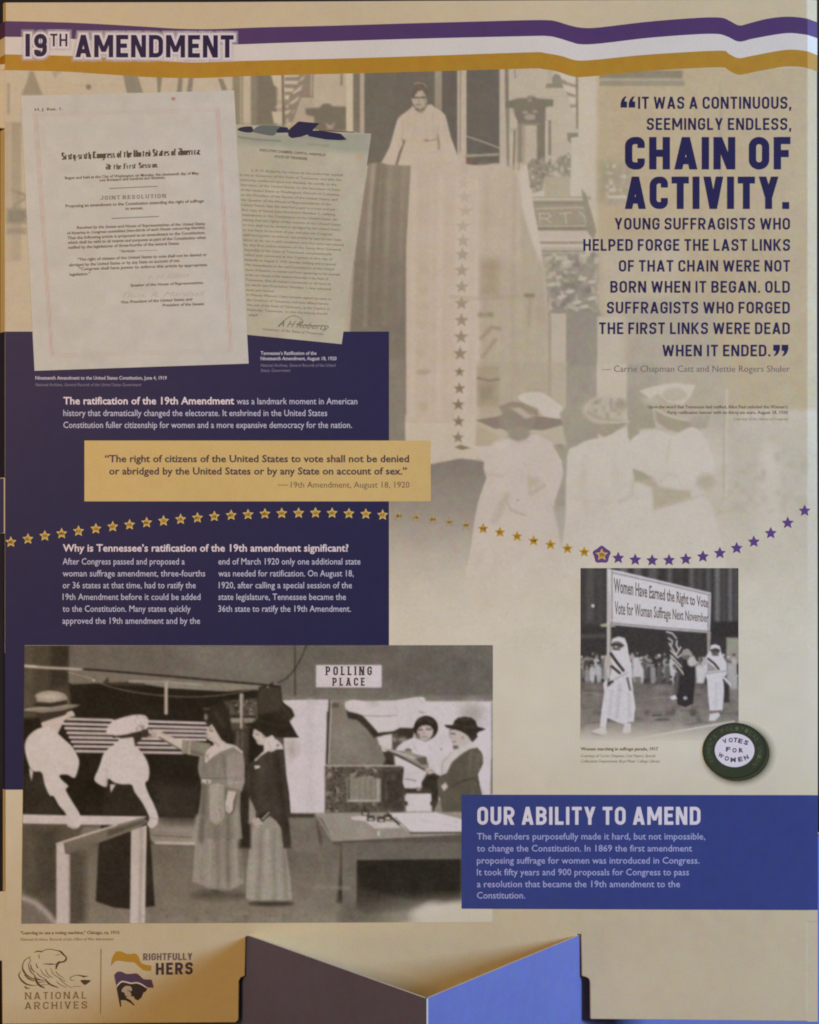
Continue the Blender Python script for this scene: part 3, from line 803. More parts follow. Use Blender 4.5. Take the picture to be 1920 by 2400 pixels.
for (x, y) in ((1640, 1350), (1500, 1400), (1620, 1520), (1690, 1540), (1530, 1610), (1470, 1650), (1690, 1660), (1400, 1560), (1630, 1720), (1580, 1690)):
    c.ell(x, y, 34, 13, (192, 178, 156), feather=5, rot=-10)
c.rect(1375, 1760, 1800, 2500, (152, 140, 122), feather=8); c.rect(1390, 1770, 1500, 2500, (188, 172, 148), feather=4); c.rect(1365, 1780, 1392, 2500, (162, 148, 124), feather=3)
c.frame(0, 0, 1)
c.rect(1405, 560, 1600, 900, (186, 170, 146), feather=30, alpha=.75)
c.rect(1330, 730, 1406, 925, (150, 138, 122), feather=6); c.rect(1400, 742, 1466, 955, (188, 173, 150), feather=4); c.rect(1466, 700, 1680, 930, (168, 154, 134), feather=26, alpha=.8)
c.rect(1405, 380, 1480, 470, (150, 140, 116), feather=22, alpha=.6); c.mottle(.7, 8, [(1420, 380), (1480, 380), (1480, 470), (1420, 470)], (192, 178, 154))
c.rect(1425, 458, 1470, 464, (196, 182, 158)); c.rect(1425, 466, 1470, 480, (168, 154, 130), feather=4)
for x in (1700, 1730, 1760, 1790, 1815, 1845): c.line([(x, 860), (x, 990)], 5, (176, 162, 138), feather=5, alpha=.8)
# drapery at the left of the banner
c.frame(840, 160, .32464)
c.poly([(70, 690), (160, 680), (385, 690), (370, 900), (350, 1300), (350, 2500), (215, 2500), (-60, 1900), (-20, 1300)], (140, 127, 108), feather=3, col2=(122, 112, 98))
for x0, x1, t in ((110, 60, 168), (235, 200, 152), (300, 250, 136), (185, 150, 124), (330, 300, 146), (150, 90, 120)):
    c.line([(x0, 700), ((x0 + x1) / 2, 1000), (x1, 1500), (x1 - 10, 1850)], 26, (t, t - 13, t - 32), feather=9, alpha=.75)
c.rect(-80, 1350, 350, 2500, (124, 114, 98), feather=40, alpha=.55)
# the standing woman and her long banner
W1 = (192, 174, 152)
c.frame(860, 180, .15072)
c.poly([(720, 450), (640, 520), (530, 600), (472, 680), (425, 850), (372, 1050), (300, 1200), (225, 1330), (300, 1360), (440, 1372), (700, 1380), (1000, 1420), (1500, 1420), (1430, 1290), (1400, 1195), (1350, 1050), (1300, 920), (1262, 750), (1222, 600), (1150, 520), (1060, 478), (1005, 424), (935, 440), (900, 520), (820, 545), (760, 520)], (190, 172, 150), feather=2.2)
c.poly([(1090, 890), (1110, 900), (1145, 1060), (1130, 1135), (1105, 1130), (1095, 1000)], (146, 132, 104), feather=2.4); c.poly([(552, 965), (608, 985), (570, 1080), (520, 1230), (480, 1370), (445, 1370), (500, 1160), (560, 1040)], (116, 107, 90), feather=2.2)
c.line([(560, 700), (545, 960)], 16, (168, 152, 132), feather=4, alpha=.8); c.line([(1110, 780), (1095, 890)], 16, (164, 148, 126), feather=4, alpha=.8); c.line([(880, 990), (990, 990), (1090, 960)], 22, (158, 132, 118), feather=3, sm=True); c.ell(915, 990, 36, 22, (146, 118, 106), feather=3)
c.line([(600, 980), (760, 1000), (900, 1000)], 40, (184, 168, 138), feather=7, alpha=.8); c.line([(610, 1080), (850, 1100), (1110, 1060)], 40, (186, 170, 138), feather=8, alpha=.7)
for x0, y0, x1, y1 in ((760, 580, 720, 920), (900, 580, 930, 940), (650, 620, 620, 900), (1020, 560, 1040, 900), (620, 700, 480, 1100), (1190, 640, 1270, 1060)): c.line([(x0, y0), (x1, y1)], 26, (180, 163, 142), feather=5, alpha=.6)
c.line([(500, 640), (440, 850), (380, 1060)], 26, (198, 182, 164), feather=5, alpha=.6); c.line([(560, 1160), (900, 1190), (1180, 1160)], 12, (176, 160, 140), feather=4, alpha=.7)
c.poly([(690, 330), (712, 230), (750, 150), (765, 102), (830, 82), (905, 108), (935, 170), (962, 250), (935, 340), (925, 420), (880, 300), (800, 240), (745, 300), (715, 345)], (108, 94, 80), feather=2.2)
c.line([(745, 110), (800, 95), (880, 110), (925, 160)], 20, (150, 134, 112), feather=3, sm=True); c.line([(800, 150), (900, 200)], 14, (128, 112, 94), feather=3)
c.poly([(740, 300), (795, 222), (865, 208), (918, 295), (934, 385), (905, 460), (835, 515), (765, 480), (712, 405), (694, 340)], (178, 163, 141), feather=2.2); c.poly([(860, 230), (920, 300), (932, 390), (900, 450), (880, 380)], (160, 145, 124), feather=4)
c.line([(722, 322), (795, 322)], 26, (104, 92, 76), feather=2.4); c.line([(828, 322), (908, 318)], 26, (100, 88, 74), feather=2.4); c.line([(818, 330), (808, 400), (835, 405)], 12, (150, 134, 114), feather=2.6); c.line([(770, 432), (838, 434)], 20, (134, 114, 98), feather=2.6); c.line([(750, 470), (830, 505), (890, 470)], 22, (150, 133, 114), feather=4); c.ell(840, 540, 40, 22, (140, 120, 102), feather=4)
c.line([(740, 470), (760, 520), (830, 550), (900, 510), (930, 450)], 12, (166, 150, 128), feather=3, sm=True)
c.frame(840, 160, .32464)
c.poly([(380, 692), (560, 680), (720, 668), (770, 690), (880, 704), (985, 686), (1055, 690), (1115, 736), (1160, 738), (1168, 900), (1175, 1300), (1300, 1330), (1350, 1500), (1368, 1800), (1368, 2560), (700, 2560), (345, 2560), (345, 1300), (365, 950)], (190, 171, 150), feather=2.6)
c.poly([(1150, 740), (1218, 690), (1245, 900), (1300, 1180), (1348, 1480), (1366, 1760), (1240, 1300), (1175, 1000)], (196, 180, 160), feather=3)
c.poly([(1160, 850), (1180, 1000), (1250, 1230), (1340, 1500), (1360, 1900), (1180, 1900), (1170, 1300)], (176, 161, 136), feather=8)
c.rect(875, 1380, 1366, 2560, (176, 160, 135), feather=26, alpha=.85); c.rect(700, 800, 872, 2560, (194, 176, 156), feather=6)
c.rect(885, 1360, 1010, 1640, (160, 142, 112), feather=22, alpha=.75); c.rect(880, 700, 1160, 1380, (184, 167, 142), feather=18, alpha=.7)
for y in (1640, 1655): c.line([(660, y), (900, y + 20), (1160, y - 5)], 7, (162, 145, 118), feather=4, alpha=.7)
c.line([(1210, 1640), (1260, 1640)], 26, (140, 124, 98), feather=6); c.line([(1240, 1650), (1230, 1850)], 16, (156, 140, 112), feather=10, alpha=.7)
for x in (1000, 1090, 1180, 1270): c.line([(x, 1700), (x - 8, 2500)], 16, (184, 168, 142), feather=14, alpha=.6)
c.line([(880, 1780), (960, 1780)], 30, (146, 130, 102), feather=10); c.line([(890, 1950), (960, 1870), (1020, 1880)], 20, (150, 134, 106), feather=9); c.line([(900, 2080), (990, 1960)], 20, (154, 138, 110), feather=9)
for x, t_ in ((410, 200), (500, 182), (600, 200), (830, 184), (930, 172), (1060, 180), (1130, 166)): c.line([(x, 780), (x - 14, 1500), (x - 20, 2500)], 22, (t_, t_ - 17, t_ - 38), feather=14, alpha=.5)
for x in (450, 560, 640): c.line([(x, 760), (x - 16, 2500)], 18, (184, 166, 144), feather=16, alpha=.55)
for i, (x, y) in enumerate(((474, 1455), (470, 1600), (480, 1720), (455, 1850), (450, 2060))): c.ell(x, y, 34, 30, (182, 165, 140), feather=8)
STARS = ((760, 735), (760, 830), (766, 930), (775, 1030), (755, 1140), (757, 1245), (752, 1345), (748, 1460), (748, 1578), (745, 1697), (745, 1820), (742, 1940), (735, 2060))
for i, (x, y) in enumerate(STARS):
    c.poly(star_pts(x, y, 54, 0, .42), (156 - i * 1.2, 138 - i * 1.2, 112 - i), feather=2.6, alpha=min(.9, .16 + i * .064))
c.frame(900, 860, .28986)
for x, y, r in ((612, 40, 44), (610, 175, 52), (602, 305, 52), (604, 440, 50)): c.poly(star_pts(x, y, r, 0, .42), (132, 116, 92), feather=2.4)
c.poly(star_pts(600, 572, 52, 0, .42), (136, 118, 96), feather=2.4, alpha=.95)
c.poly([(570, 650), (620, 628), (700, 655), (630, 672)], (134, 116, 94), feather=2.4)
c.ell(320, 40, 60, 24, (170, 152, 128), feather=8); c.ell(320, 320, 40, 40, (176, 160, 134), feather=10)
c.rect(750, -40, 1490, 1000, (172, 157, 132), feather=6, alpha=.5)
c.rect(755, 0, 930, 320, (164, 148, 122), feather=10); c.line([(760, 90), (850, 112), (930, 100)], 14, (130, 116, 92), feather=5); c.poly([(770, 160), (900, 140), (870, 240), (790, 280)], (152, 136, 110), feather=14)
# floor shadow below the banner
c.poly([(42, 780), (385, 785), (620, 740), (740, 752), (850, 780), (830, 900), (780, 1040), (740, 1250), (700, 1560), (690, 2100), (42, 2100)], (130, 119, 105), feather=4, col2=(200, 187, 168))
c.rect(42, 560, 172, 620, (128, 118, 102), feather=3); c.rect(30, -60, 172, 600, (134, 124, 108), feather=3)
# women seen from behind, very pale
PALE = (196, 180, 164)
c.poly([(1490, 0), (1730, 0), (1730, 700), (1490, 700)], (156, 144, 128), feather=4)
c.poly([(1430, 620), (1500, 640), (1500, 1500), (1410, 1300), (1380, 1100)], (158, 148, 130), feather=6)
c.poly([(740, 640), (940, 600), (1080, 560), (1240, 548), (1380, 620), (1470, 740), (1450, 900), (1370, 1110), (1420, 1320), (1500, 1600), (1500, 1830), (640, 1830), (668, 1640), (710, 1420), (730, 1250), (760, 1100), (830, 900), (806, 820), (810, 760), (715, 700)], PALE, feather=3)
c.poly([(1370, 630), (1430, 620), (1480, 760), (1440, 930), (1425, 1040), (1460, 900), (1440, 760)], (150, 140, 120), feather=4)
c.poly([(1366, 1130), (1480, 1120), (1500, 1480), (1440, 1460)], (168, 158, 140), feather=8)
c.poly([(740, 430), (900, 404), (1000, 380), (1420, 415), (1520, 440), (1440, 470), (1290, 512), (1080, 500), (900, 500), (800, 455)], (136, 122, 104), feather=3)
c.ell(1075, 440, 150, 100, (142, 130, 110), feather=6); c.ell(1090, 540, 90, 60, (150, 138, 118), feather=8); c.poly([(745, 470), (820, 500), (930, 560), (860, 640), (740, 640)], (176, 160, 132), feather=6)
c.poly([(930, 320), (1030, 280), (1130, 290), (1240, 350), (1250, 400), (1100, 330), (960, 380)], (148, 132, 110), feather=4); c.poly([(1020, 330), (1090, 330), (1210, 400), (1150, 420)], (182, 164, 144), feather=6)
c.poly([(1090, 235), (1180, 204), (1290, 212), (1400, 290), (1480, 350), (1525, 412), (1430, 420), (1290, 395), (1240, 330), (1120, 285)], (198, 184, 166), feather=3, sm=True)
c.line([(880, 1240), (930, 1130), (980, 1040)], 26, (178, 164, 142), feather=14, alpha=.7); c.line([(1190, 1030), (1300, 960)], 14, (178, 160, 136), feather=8, alpha=.7); c.ell(1220, 930, 46, 40, (184, 168, 146), feather=14)
c.line([(1030, 1150), (1140, 1200)], 10, (182, 166, 144), feather=6); c.ell(1082, 1078, 8, 8, (150, 134, 118), feather=3)
c.line([(770, 1530), (750, 1600)], 40, (176, 162, 144), feather=18, alpha=.6); c.line([(900, 1580), (890, 1640)], 40, (178, 164, 146), feather=18, alpha=.6)
c.ell(700, 1700, 140, 30, (182, 172, 152), feather=26, alpha=.7); c.ell(470, 1760, 200, 60, (188, 178, 160), feather=40, alpha=.6)
c.frame(1100, 880, .35942)
PW = (200, 186, 168)
c.rect(1690, 330, 2260, 1300, (182, 170, 148), feather=50, alpha=.6)
c.rect(640, -60, 835, 520, (156, 144, 126), feather=4); c.rect(832, -80, 1032, 200, (192, 176, 154), feather=4); c.rect(1030, -80, 1250, 190, (162, 149, 130), feather=8); c.rect(1240, -60, 1700, 360, (176, 161, 138), feather=40, alpha=.8)
c.rect(1030, 100, 1110, 450, (162, 150, 128), feather=6)
# second woman: hair, nape, pale back
c.poly([(590, 250), (640, 190), (750, 170), (760, 340), (760, 440), (650, 505)], (158, 147, 126), feather=5)
c.ell(880, 225, 140, 92, (184, 170, 148), feather=10); c.mottle(.5, 9, [(760, 150), (1010, 150), (1010, 310), (760, 320)], (158, 144, 120)); c.ell(990, 190, 40, 34, (158, 146, 124), feather=12)
c.line([(780, 250), (880, 285), (1010, 300)], 18, (166, 152, 130), feather=8, sm=True); c.poly([(790, 320), (1040, 300), (970, 375), (880, 402), (830, 370)], (156, 144, 120), feather=6); c.line([(920, 308), (1050, 300)], 10, (194, 180, 160), feather=4)
c.poly([(640, 520), (700, 460), (780, 420), (900, 398), (1010, 340), (1045, 420), (1075, 600), (1090, 690), (1190, 720), (1200, 900), (1190, 1300), (640, 1300), (630, 900)], PW, feather=5, sm=True)
c.line([(1070, 690), (1060, 780), (980, 820)], 16, (182, 168, 148), feather=10, alpha=.8); c.line([(760, 520), (740, 700), (760, 900)], 26, (190, 176, 158), feather=18, alpha=.6); c.line([(940, 480), (960, 760)], 26, (192, 178, 160), feather=18, alpha=.6); c.line([(660, 800), (900, 830), (1100, 800)], 12, (188, 174, 154), feather=9, alpha=.6)
# third and fourth women
c.poly([(1055, 215), (1120, 170), (1195, 190), (1215, 340), (1110, 352), (1062, 440), (1035, 400)], (158, 147, 122), feather=6); c.ell(1190, 160, 60, 34, (180, 166, 144), feather=12)
c.poly([(1110, 100), (1200, 72), (1330, 48), (1475, 62), (1450, 130), (1390, 190), (1300, 180), (1230, 120), (1180, 150)], (198, 183, 162), feather=4); c.ell(1340, 125, 80, 46, (180, 166, 142), feather=9)
c.poly([(1205, 190), (1310, 260), (1440, 292), (1570, 262), (1545, 340), (1440, 345), (1370, 372), (1300, 352), (1220, 300)], (160, 145, 120), feather=6); c.line([(1200, 205), (1300, 262), (1440, 292), (1530, 280)], 14, (196, 181, 160), feather=5, sm=True); c.ell(1500, 300, 60, 40, (168, 156, 134), feather=14)
c.poly([(1045, 445), (1110, 380), (1230, 356), (1330, 392), (1420, 345), (1480, 345), (1545, 420), (1592, 560), (1600, 700), (1520, 770), (1570, 830), (1620, 1000), (1650, 1300), (1190, 1300), (1200, 860), (1150, 700), (1070, 600)], PW, feather=5, sm=True)
c.poly([(1068, 610), (1120, 630), (1190, 660), (1240, 722), (1330, 742), (1440, 752), (1450, 800), (1330, 838), (1205, 872), (1190, 730), (1080, 690)], (176, 160, 134), feather=9); c.poly([(1068, 610), (1130, 630), (1180, 670), (1080, 688)], (160, 148, 124), feather=6)
c.ell(1545, 692, 62, 52, (178, 162, 138), feather=14); c.line([(1310, 420), (1290, 560)], 14, (186, 172, 150), feather=9, alpha=.7); c.line([(1210, 870), (1380, 830), (1520, 780)], 8, (184, 168, 146), feather=6); c.line([(1240, 700), (1300, 640), (1350, 660)], 16, (192, 178, 158), feather=8)
c.line([(1680, 100), (1680, 900)], 14, (196, 181, 158), feather=6); c.line([(1660, 100), (1660, 760)], 10, (176, 162, 138), feather=5)
c.ell(1960, 560, 60, 120, (198, 184, 164), feather=24); c.poly([(1900, 620), (2020, 620), (2060, 1100), (1860, 1100)], (196, 182, 162), feather=30, alpha=.8); c.mottle(.3, 16, [(1620, 500), (2220, 500), (2220, 900), (1620, 900)], (170, 156, 132))
# folds on the first woman's dress
c.line([(250, 780), (190, 920), (160, 960)], 24, (178, 165, 145), feather=12, alpha=.9); c.line([(250, 830), (270, 880), (360, 910)], 8, (178, 160, 140), feather=5); c.line([(390, 660), (400, 770), (490, 715)], 14, (180, 164, 140), feather=8, alpha=.9); c.line([(300, 440), (400, 430)], 10, (186, 170, 150), feather=7); c.line([(110, 640), (220, 660)], 8, (184, 168, 150), feather=6)
c.line([(560, 460), (625, 560), (600, 770)], 20, (164, 152, 130), feather=7, alpha=.8, sm=True)
c.frame(0, 0, 1)
c.blur(1.4)
U, V = np.meshgrid(c.uu, c.vv)
# the print fades into the plain tan towards the right and the foot
fr_ = np.clip((U - 1300) / 600, 0, 1) * .25 * np.clip((1080 - V) / 420, 0, 1) + np.clip((V - 700) / 700, 0, 1) * np.clip((U - 1050) / 350, 0, 1) * .15
c.fade(fr_ * np.clip((V - 150) / 60, 0, 1), (184, 165, 136))
c.fade(np.clip((V - 1190) / 280, 0, 1) ** 1.2, (203, 190, 168))
c.mottle(1.6, 5.0); c.mottle(1.2, 40.0)
c.mesh("printed_street_photograph", M_PHOTO, panel, 0.25)
# lower sheet: the same pale ground runs on below and fades to the plain tan
c = Canvas(11.5, 1530, 1917.0, 2192, 5.6, (203, 190, 168))
U, V = np.meshgrid(c.uu, c.vv)
c.fade(np.clip((V - 1750) / 380, 0, 1), TAN)
c.mottle(1.2, 40.0)
q = [(11.5, 1530), (1893.5, 1530), (1893.5, 2188), (11.5, 2188)]
low = c.mesh("printed_ground_tint", M_PHOTO, panel, 0.12, quad=[(13, 1524), (1917, 1524), (1917, 2160), (13, 2160)])

# ================================================================ the two printed documents
c = Canvas(40, 200, 600, 890, 3.0, (187, 181, 172)); c.mottle(2.0, 30); c.mottle(1.2, 5)
c.frame(0, 180, .35942)
RED = (186, 140, 128)
for a, b in (((222, 240), (335, 1830)), ((240, 240), (345, 1810)), ((1412, 212), (1500, 1792)), ((1428, 205), (1512, 1790))): c.line([a, b], 5, RED, feather=2.4, alpha=.75)
for a, b in (((222, 238), (1425, 206)), ((240, 252), (1412, 222)), ((338, 1830), (1512, 1792)), ((345, 1812), (1500, 1776))): c.line([a, b], 4, (184, 150, 136), feather=2.4, alpha=.45)
c.ell(1130, 142, 10, 8, (150, 80, 60)); c.ell(560, 1150, 100, 30, (184, 174, 166), feather=16, alpha=.5)
doc1 = c.mesh("resolution_document", M_PHOTO, panel, 0.62, quad=[(48.5, 225), (549, 212), (583, 852), (81, 869)])
ZD = lambda x, y: (x * .35942, 180 + y * .35942)
h = MB(); hb = MB()
black_letter(hb, "Sixty-sixth Congress of the United States of America;", ZD(405, 540), ZD(1305, 506), 15.5, .85)
black_letter(hb, "At the First Session,", ZD(695, 604), ZD(1030, 590), 12, .85)
def T1(s, x0, y0, x1, y1, cap=6.4, mb=None, **k): put_text(h if mb is None else mb, s, ZD(x0, y0), ZD(x1, y1), cap, d=.85, **{**dict(bold=.022), **k})
T1("Begun and held at the City of Washington on Monday, the nineteenth day of May,", 425, 668, 1300, 636)
T1("one thousand nine hundred and nineteen.", 650, 682, 1078, 664)
T1("Proposing an amendment to the Constitution extending the right of suffrage", 428, 852, 1330, 818, 7)
T1("to women.", 818, 868, 935, 864, 7)
T1("Resolved by the Senate and House of Representatives of the United States", 500, 992, 1338, 966, 6.6, shear=.25, bold=.02)
T1("of America in Congress assembled (two-thirds of each House concurring therein),", 438, 1028, 1338, 990, 6.4, shear=.25)
T1("That the following article is proposed as an amendment to the Constitution,", 442, 1060, 1340, 1024, 6.6, bold=.022)
T1("which shall be valid to all intents and purposes as part of the Constitution when", 442, 1090, 1344, 1056, 6.6, bold=.022)
T1("ratified by the legislatures of three-fourths of the several States.", 445, 1122, 1172, 1094, 6.6, bold=.022)
T1("“Article ————.", 780, 1146, 1025, 1136, 6)
T1("“The right of citizens of the United States to vote shall not be denied or", 505, 1200, 1350, 1168, 6.6)
T1("abridged by the United States or by any State on account of sex.", 452, 1236, 1176, 1206, 6.6, bold=.02)
T1("“Congress shall have power to enforce this article by appropriate", 515, 1262, 1352, 1234, 6.6)
T1("legislation.”", 455, 1298, 590, 1292, 6.6)
T1("Speaker of the House of Representatives.", 850, 1368, 1328, 1350, 6.2, shear=.2)
T1("Vice President of the United States and", 790, 1478, 1256, 1458, 6.4, shear=.2)
T1("President of the Senate.", 1060, 1498, 1335, 1488, 6.4, shear=.2)
T1("H. J. Res. 1.", 228, 222, 410, 216, 6.2)
h.build("fine_lettering", INK((98, 84, 78)), doc1)
hb.build("blackletter_heading", INK((72, 62, 60)), doc1)
h = MB(); draw_caps(h, "JOINT RESOLUTION", *[ZD(655, 0)[0], ZD(1082, 0)[0]], ZD(0, 802)[1], 8.6, w=.16, gap=.3, d=.85, base1=ZD(0, 788)[1], serif=.1, wide=1.15)
for (a, b) in (((715, 728), (1027, 714)), ((728, 924), (1038, 910))): v, f = stroke_mesh([ZD(*a), ZD(*b)], 1.8); h.mesh2d(v, f, .85)
h.build("title_lettering", INK((112, 96, 90)), doc1)
h = MB()
put_text(h, "F. H. Gillett", ZD(965, 1322), ZD(1240, 1306), 11, shear=.45, bold=-.012, d=.85)
put_text(h, "Thos. R. Marshall", ZD(800, 1440), ZD(1340, 1428), 12, shear=.45, bold=-.012, d=.85)
h.build("signature", INK((172, 156, 148)), doc1)

c = Canvas(540, 270, 890, 830, 2.4, (176, 168, 148)); c.mottle(3, 40); c.mottle(1.5, 5)
c.frame(540, 160, .2087)
c.poly([(60, 690), (700, 740), (1590, 720), (1580, 960), (80, 850)], (150, 150, 134), feather=14, alpha=.8)
c.line([(90, 770), (300, 800), (560, 815)], 12, (116, 112, 96), feather=4, sm=True); c.line([(870, 850), (1100, 870)], 8, (130, 126, 110), feather=4)
c.line([(650, 790), (690, 850), (740, 800)], 24, (150, 150, 130), feather=6, sm=True)
c.poly([(660, 720), (760, 740), (1320, 790), (1310, 830), (800, 790)], (140, 142, 128), feather=8, alpha=.7)
c.frame(500, 160, .32464)
c.ell(1052, 640, 22, 22, (190, 150, 120), feather=5, alpha=.7); c.line([(1150, 560), (1110, 1000), (960, 1880)], 22, (160, 154, 132), feather=10, alpha=.45)
doc2 = c.mesh("ratification_document", M_PHOTO, panel, 0.5, quad=[(551, 291), (870.5, 313), (801, 806.5), (575, 784)])
ZR = lambda x, y: (540 + x * .2087, 160 + y * .2087)
h = MB()
for pts in ([(330, 645), (520, 645), (640, 665), (640, 700), (530, 720), (480, 755), (360, 740), (250, 715), (250, 700)],): h.poly([ZR(*p) for p in smooth(pts, True, 4)], .80)
h.build("faded_ribbon", INK((92, 100, 98)), doc2)
h = MB(); h.poly([ZR(*p) for p in smooth([(82, 685), (130, 660), (240, 655), (250, 715), (180, 720), (110, 705)], True, 4)], .82); h.build("ribbon_tail", INK((40, 44, 62)), doc2)
h = MB()
h.poly([ZR(*p) for p in ((515, 700), (560, 660), (640, 668), (660, 722), (530, 725))], .82)
h.poly([ZR(*p) for p in ((645, 700), (768, 596), (1000, 618), (930, 690), (905, 730), (790, 770), (690, 785), (655, 760))], .86)
h.poly([ZR(*p) for p in ((850, 700), (1000, 698), (1120, 715), (1240, 735), (1308, 800), (1240, 808), (1080, 800), (880, 762))], .82)
tag(h.build("ribbon_bow", INK((34, 36, 66)), doc2), "dark blue ribbon bow across the document's top edge")
h = MB(); h.poly([ZR(*p) for p in ((1000, 690), (1130, 694), (1390, 712), (1390, 722), (1140, 712), (1000, 700))], .80); h.build("ribbon_end", INK((104, 92, 70)), doc2)
h = MB()
ZT = lambda x, y: (500 + x * .32464, 160 + y * .32464)
def T2(s, x0, y0, x1, y1, cap=6.2, **k): put_text(h, s, ZT(x0, y0), ZT(x1, y1), cap, d=.72, **{**dict(bold=.0), **k})
T2("EXECUTIVE CHAMBER, CAPITOL, NASHVILLE", 335, 598, 810, 634, 5.6, bold=.03); T2("STATE OF TENNESSEE.", 443, 645, 683, 662, 5.6, bold=.03)
lines = ["I, A. H. Roberts, by virtue of the authority vested", "in me as Governor of the State of Tennessee, and also the", "authority conferred upon me thereby, do certify to the",
 "Secretary, of the United States, to the Secretary of State", "of the United States at Washington, District of Columbia;", "to the President of the Senate of the United States; and", "the Speaker of the House of Representatives of the",
 "United States, that the attached paper is a true and per-", "fect copy of Senate Joint Resolution Number 1, ratifying", "amendment to the Constitution of the United States, de-", "claring that the rights of the citizens of the United States",
 "to vote shall not be denied or abridged by the United States", "or any State on account of sex, and that the Congress", "shall have power to enforce said article by appropriate legis-", "lation; as set out in said resolution; and that same was passed", "by the first extra session of the Sixty-first General",
 "Assembly of the State of Tennessee, constitutionally", "called and convened at the Capitol, in the city of", "Nashville on August 9, 1920, thereby ratifying said proposed", "19th Amendment to the said Constitution of the United", "States of America, in manner and form appearing on the journals", "of the two houses of the General Assembly of the State of",
 "Tennessee, that all matters connected or all records", "by which said Resolution Number 1, was adopted", "made part hereof.", "In Witness Whereof, I have hereunto signed my name as", "the Governor of Tennessee, and have affixed hereto", "the seal of the State of Tennessee, at the Capitol, in", "Nashville, Tennessee, on this the twenty-fourth", "day of August, 1920."]
ends = [932, 926, 890, 915, 910, 895, 850, 892, 880, 900, 920, 915, 860, 930, 940, 920, 855, 862, 885, 870, 915, 830, 850, 848, 440, 850, 832, 840, 825, 318]
for i, (s, e) in enumerate(zip(lines, ends)):
    x0 = 278 if i == 0 else 190 + i * 2.0
    yl = 740 + i * 36.0; sl = .052
    if i == 29: x0 = 258
    T2(s, x0, yl + (x0 - 190) * sl, e, yl + (e - 190) * sl * 1.0, 5.6)
h.build("typewriting", INK((112, 106, 92)), doc2)
h = MB(); T2("A H Roberts", 465, 1862, 820, 1890, 15, shear=.5, bold=-.006); T2("Governor of the State of Tennessee.", 360, 1890, 800, 1926, 5.6)
v, f = stroke_mesh([ZT(*p) for p in smooth([(470, 1868), (540, 1800), (600, 1790), (650, 1830), (600, 1850), (700, 1858), (830, 1862), (790, 1900)], False, 5)], 1.3); h.mesh2d(v, f, .75)
h.build("signature", INK((104, 98, 84)), doc2)

# ================================================================ printed photograph: women at a voting machine
WH = (202, 191, 186); BLK = (33, 29, 20)
c = Canvas(44, 1500, 1170, 2180, 2.0, (88, 80, 68))
c.frame(420, 1480, .44058)
# wall
c.poly([(-900, -20), (1720, -20), (1720, 400), (-900, 400)], (110, 103, 92), feather=2)
for x, y, rx, ry, t in ((200, 150, 260, 110, 122), (450, 130, 140, 100, 118), (-300, 150, 300, 90, 102), (900, 330, 300, 60, 122), (1400, 200, 300, 140, 100), (520, 90, 60, 60, 92), (740, 100, 90, 60, 92), (1010, 90, 90, 60, 94)):
    c.ell(x, y, rx, ry, (t, t - 7, t - 17), feather=70, alpha=.6)
c.line([(617, 70), (617, 362)], 9, (72, 64, 54)); c.line([(678, 72), (655, 130), (618, 195), (570, 250), (525, 272)], 7, (62, 54, 45), sm=True)
c.rect(560, 340, 1670, 372, (120, 113, 101), feather=6)
# right half, behind the table
c.rect(600, 362, 1720, 1000, (134, 125, 112), feather=3)
c.poly([(885, 372), (1672, 372), (1672, 900), (880, 900)], (208, 196, 192), feather=3)
c.poly([(800, 400), (850, 385), (895, 400), (1000, 450), (1060, 540), (1110, 690), (1090, 712), (785, 712)], (124, 115, 103), feather=3)
c.ell(900, 560, 90, 120, (136, 127, 114), feather=60, alpha=.7); c.rect(800, 380, 850, 405, (90, 80, 70), feather=5)
c.poly([(895, 440), (960, 470), (1010, 520), (1060, 560), (1130, 540), (1150, 720), (1080, 712), (1100, 680), (1050, 560), (980, 470), (900, 462)], (62, 54, 45), feather=5)
c.poly([(1045, 545), (1130, 530), (1135, 640), (1080, 640), (1070, 590)], (200, 188, 180), feather=4); c.rect(1132, 530, 1230, 640, (96, 86, 76), feather=10); c.poly([(1140, 520), (1260, 510), (1240, 570), (1180, 600), (1140, 590)], (58, 50, 42), feather=6)
c.poly([(884, 384), (930, 364), (1040, 378), (1180, 368), (1290, 348), (1312, 376), (1322, 440), (1180, 512), (1130, 530), (1062, 532), (1020, 500), (970, 438), (895, 420)], (210, 198, 194), feather=2.4, sm=True)
c.line([(970, 440), (1100, 450), (1180, 446)], 4, (168, 156, 148), feather=3); c.line([(1080, 380), (1130, 500)], 6, (186, 174, 168), feather=5); c.line([(1230, 380), (1260, 460)], 6, (190, 178, 170), feather=5)
c.poly([(1130, 690), (1100, 680), (1120, 716), (1150, 716)], (50, 43, 35), feather=3)
c.line([(1664, 380), (1666, 860)], 6, (120, 108, 98), feather=3); c.ell(1560, 440, 60, 60, (180, 168, 160), feather=40)
# screen
c.poly([(555, 366), (800, 362), (806, 372), (792, 420), (780, 700), (776, 966), (590, 966), (572, 800), (556, 560)], (206, 194, 194), feather=2.4)
c.line([(800, 366), (785, 700)], 10, (70, 60, 50), feather=3); c.line([(790, 430), (786, 700)], 7, (52, 44, 36), feather=2.4); c.line([(810, 372), (796, 700)], 5, (196, 184, 178))
c.ell(600, 620, 26, 50, (178, 166, 158), feather=24); c.line([(700, 380), (690, 960)], 30, (198, 186, 186), feather=20)
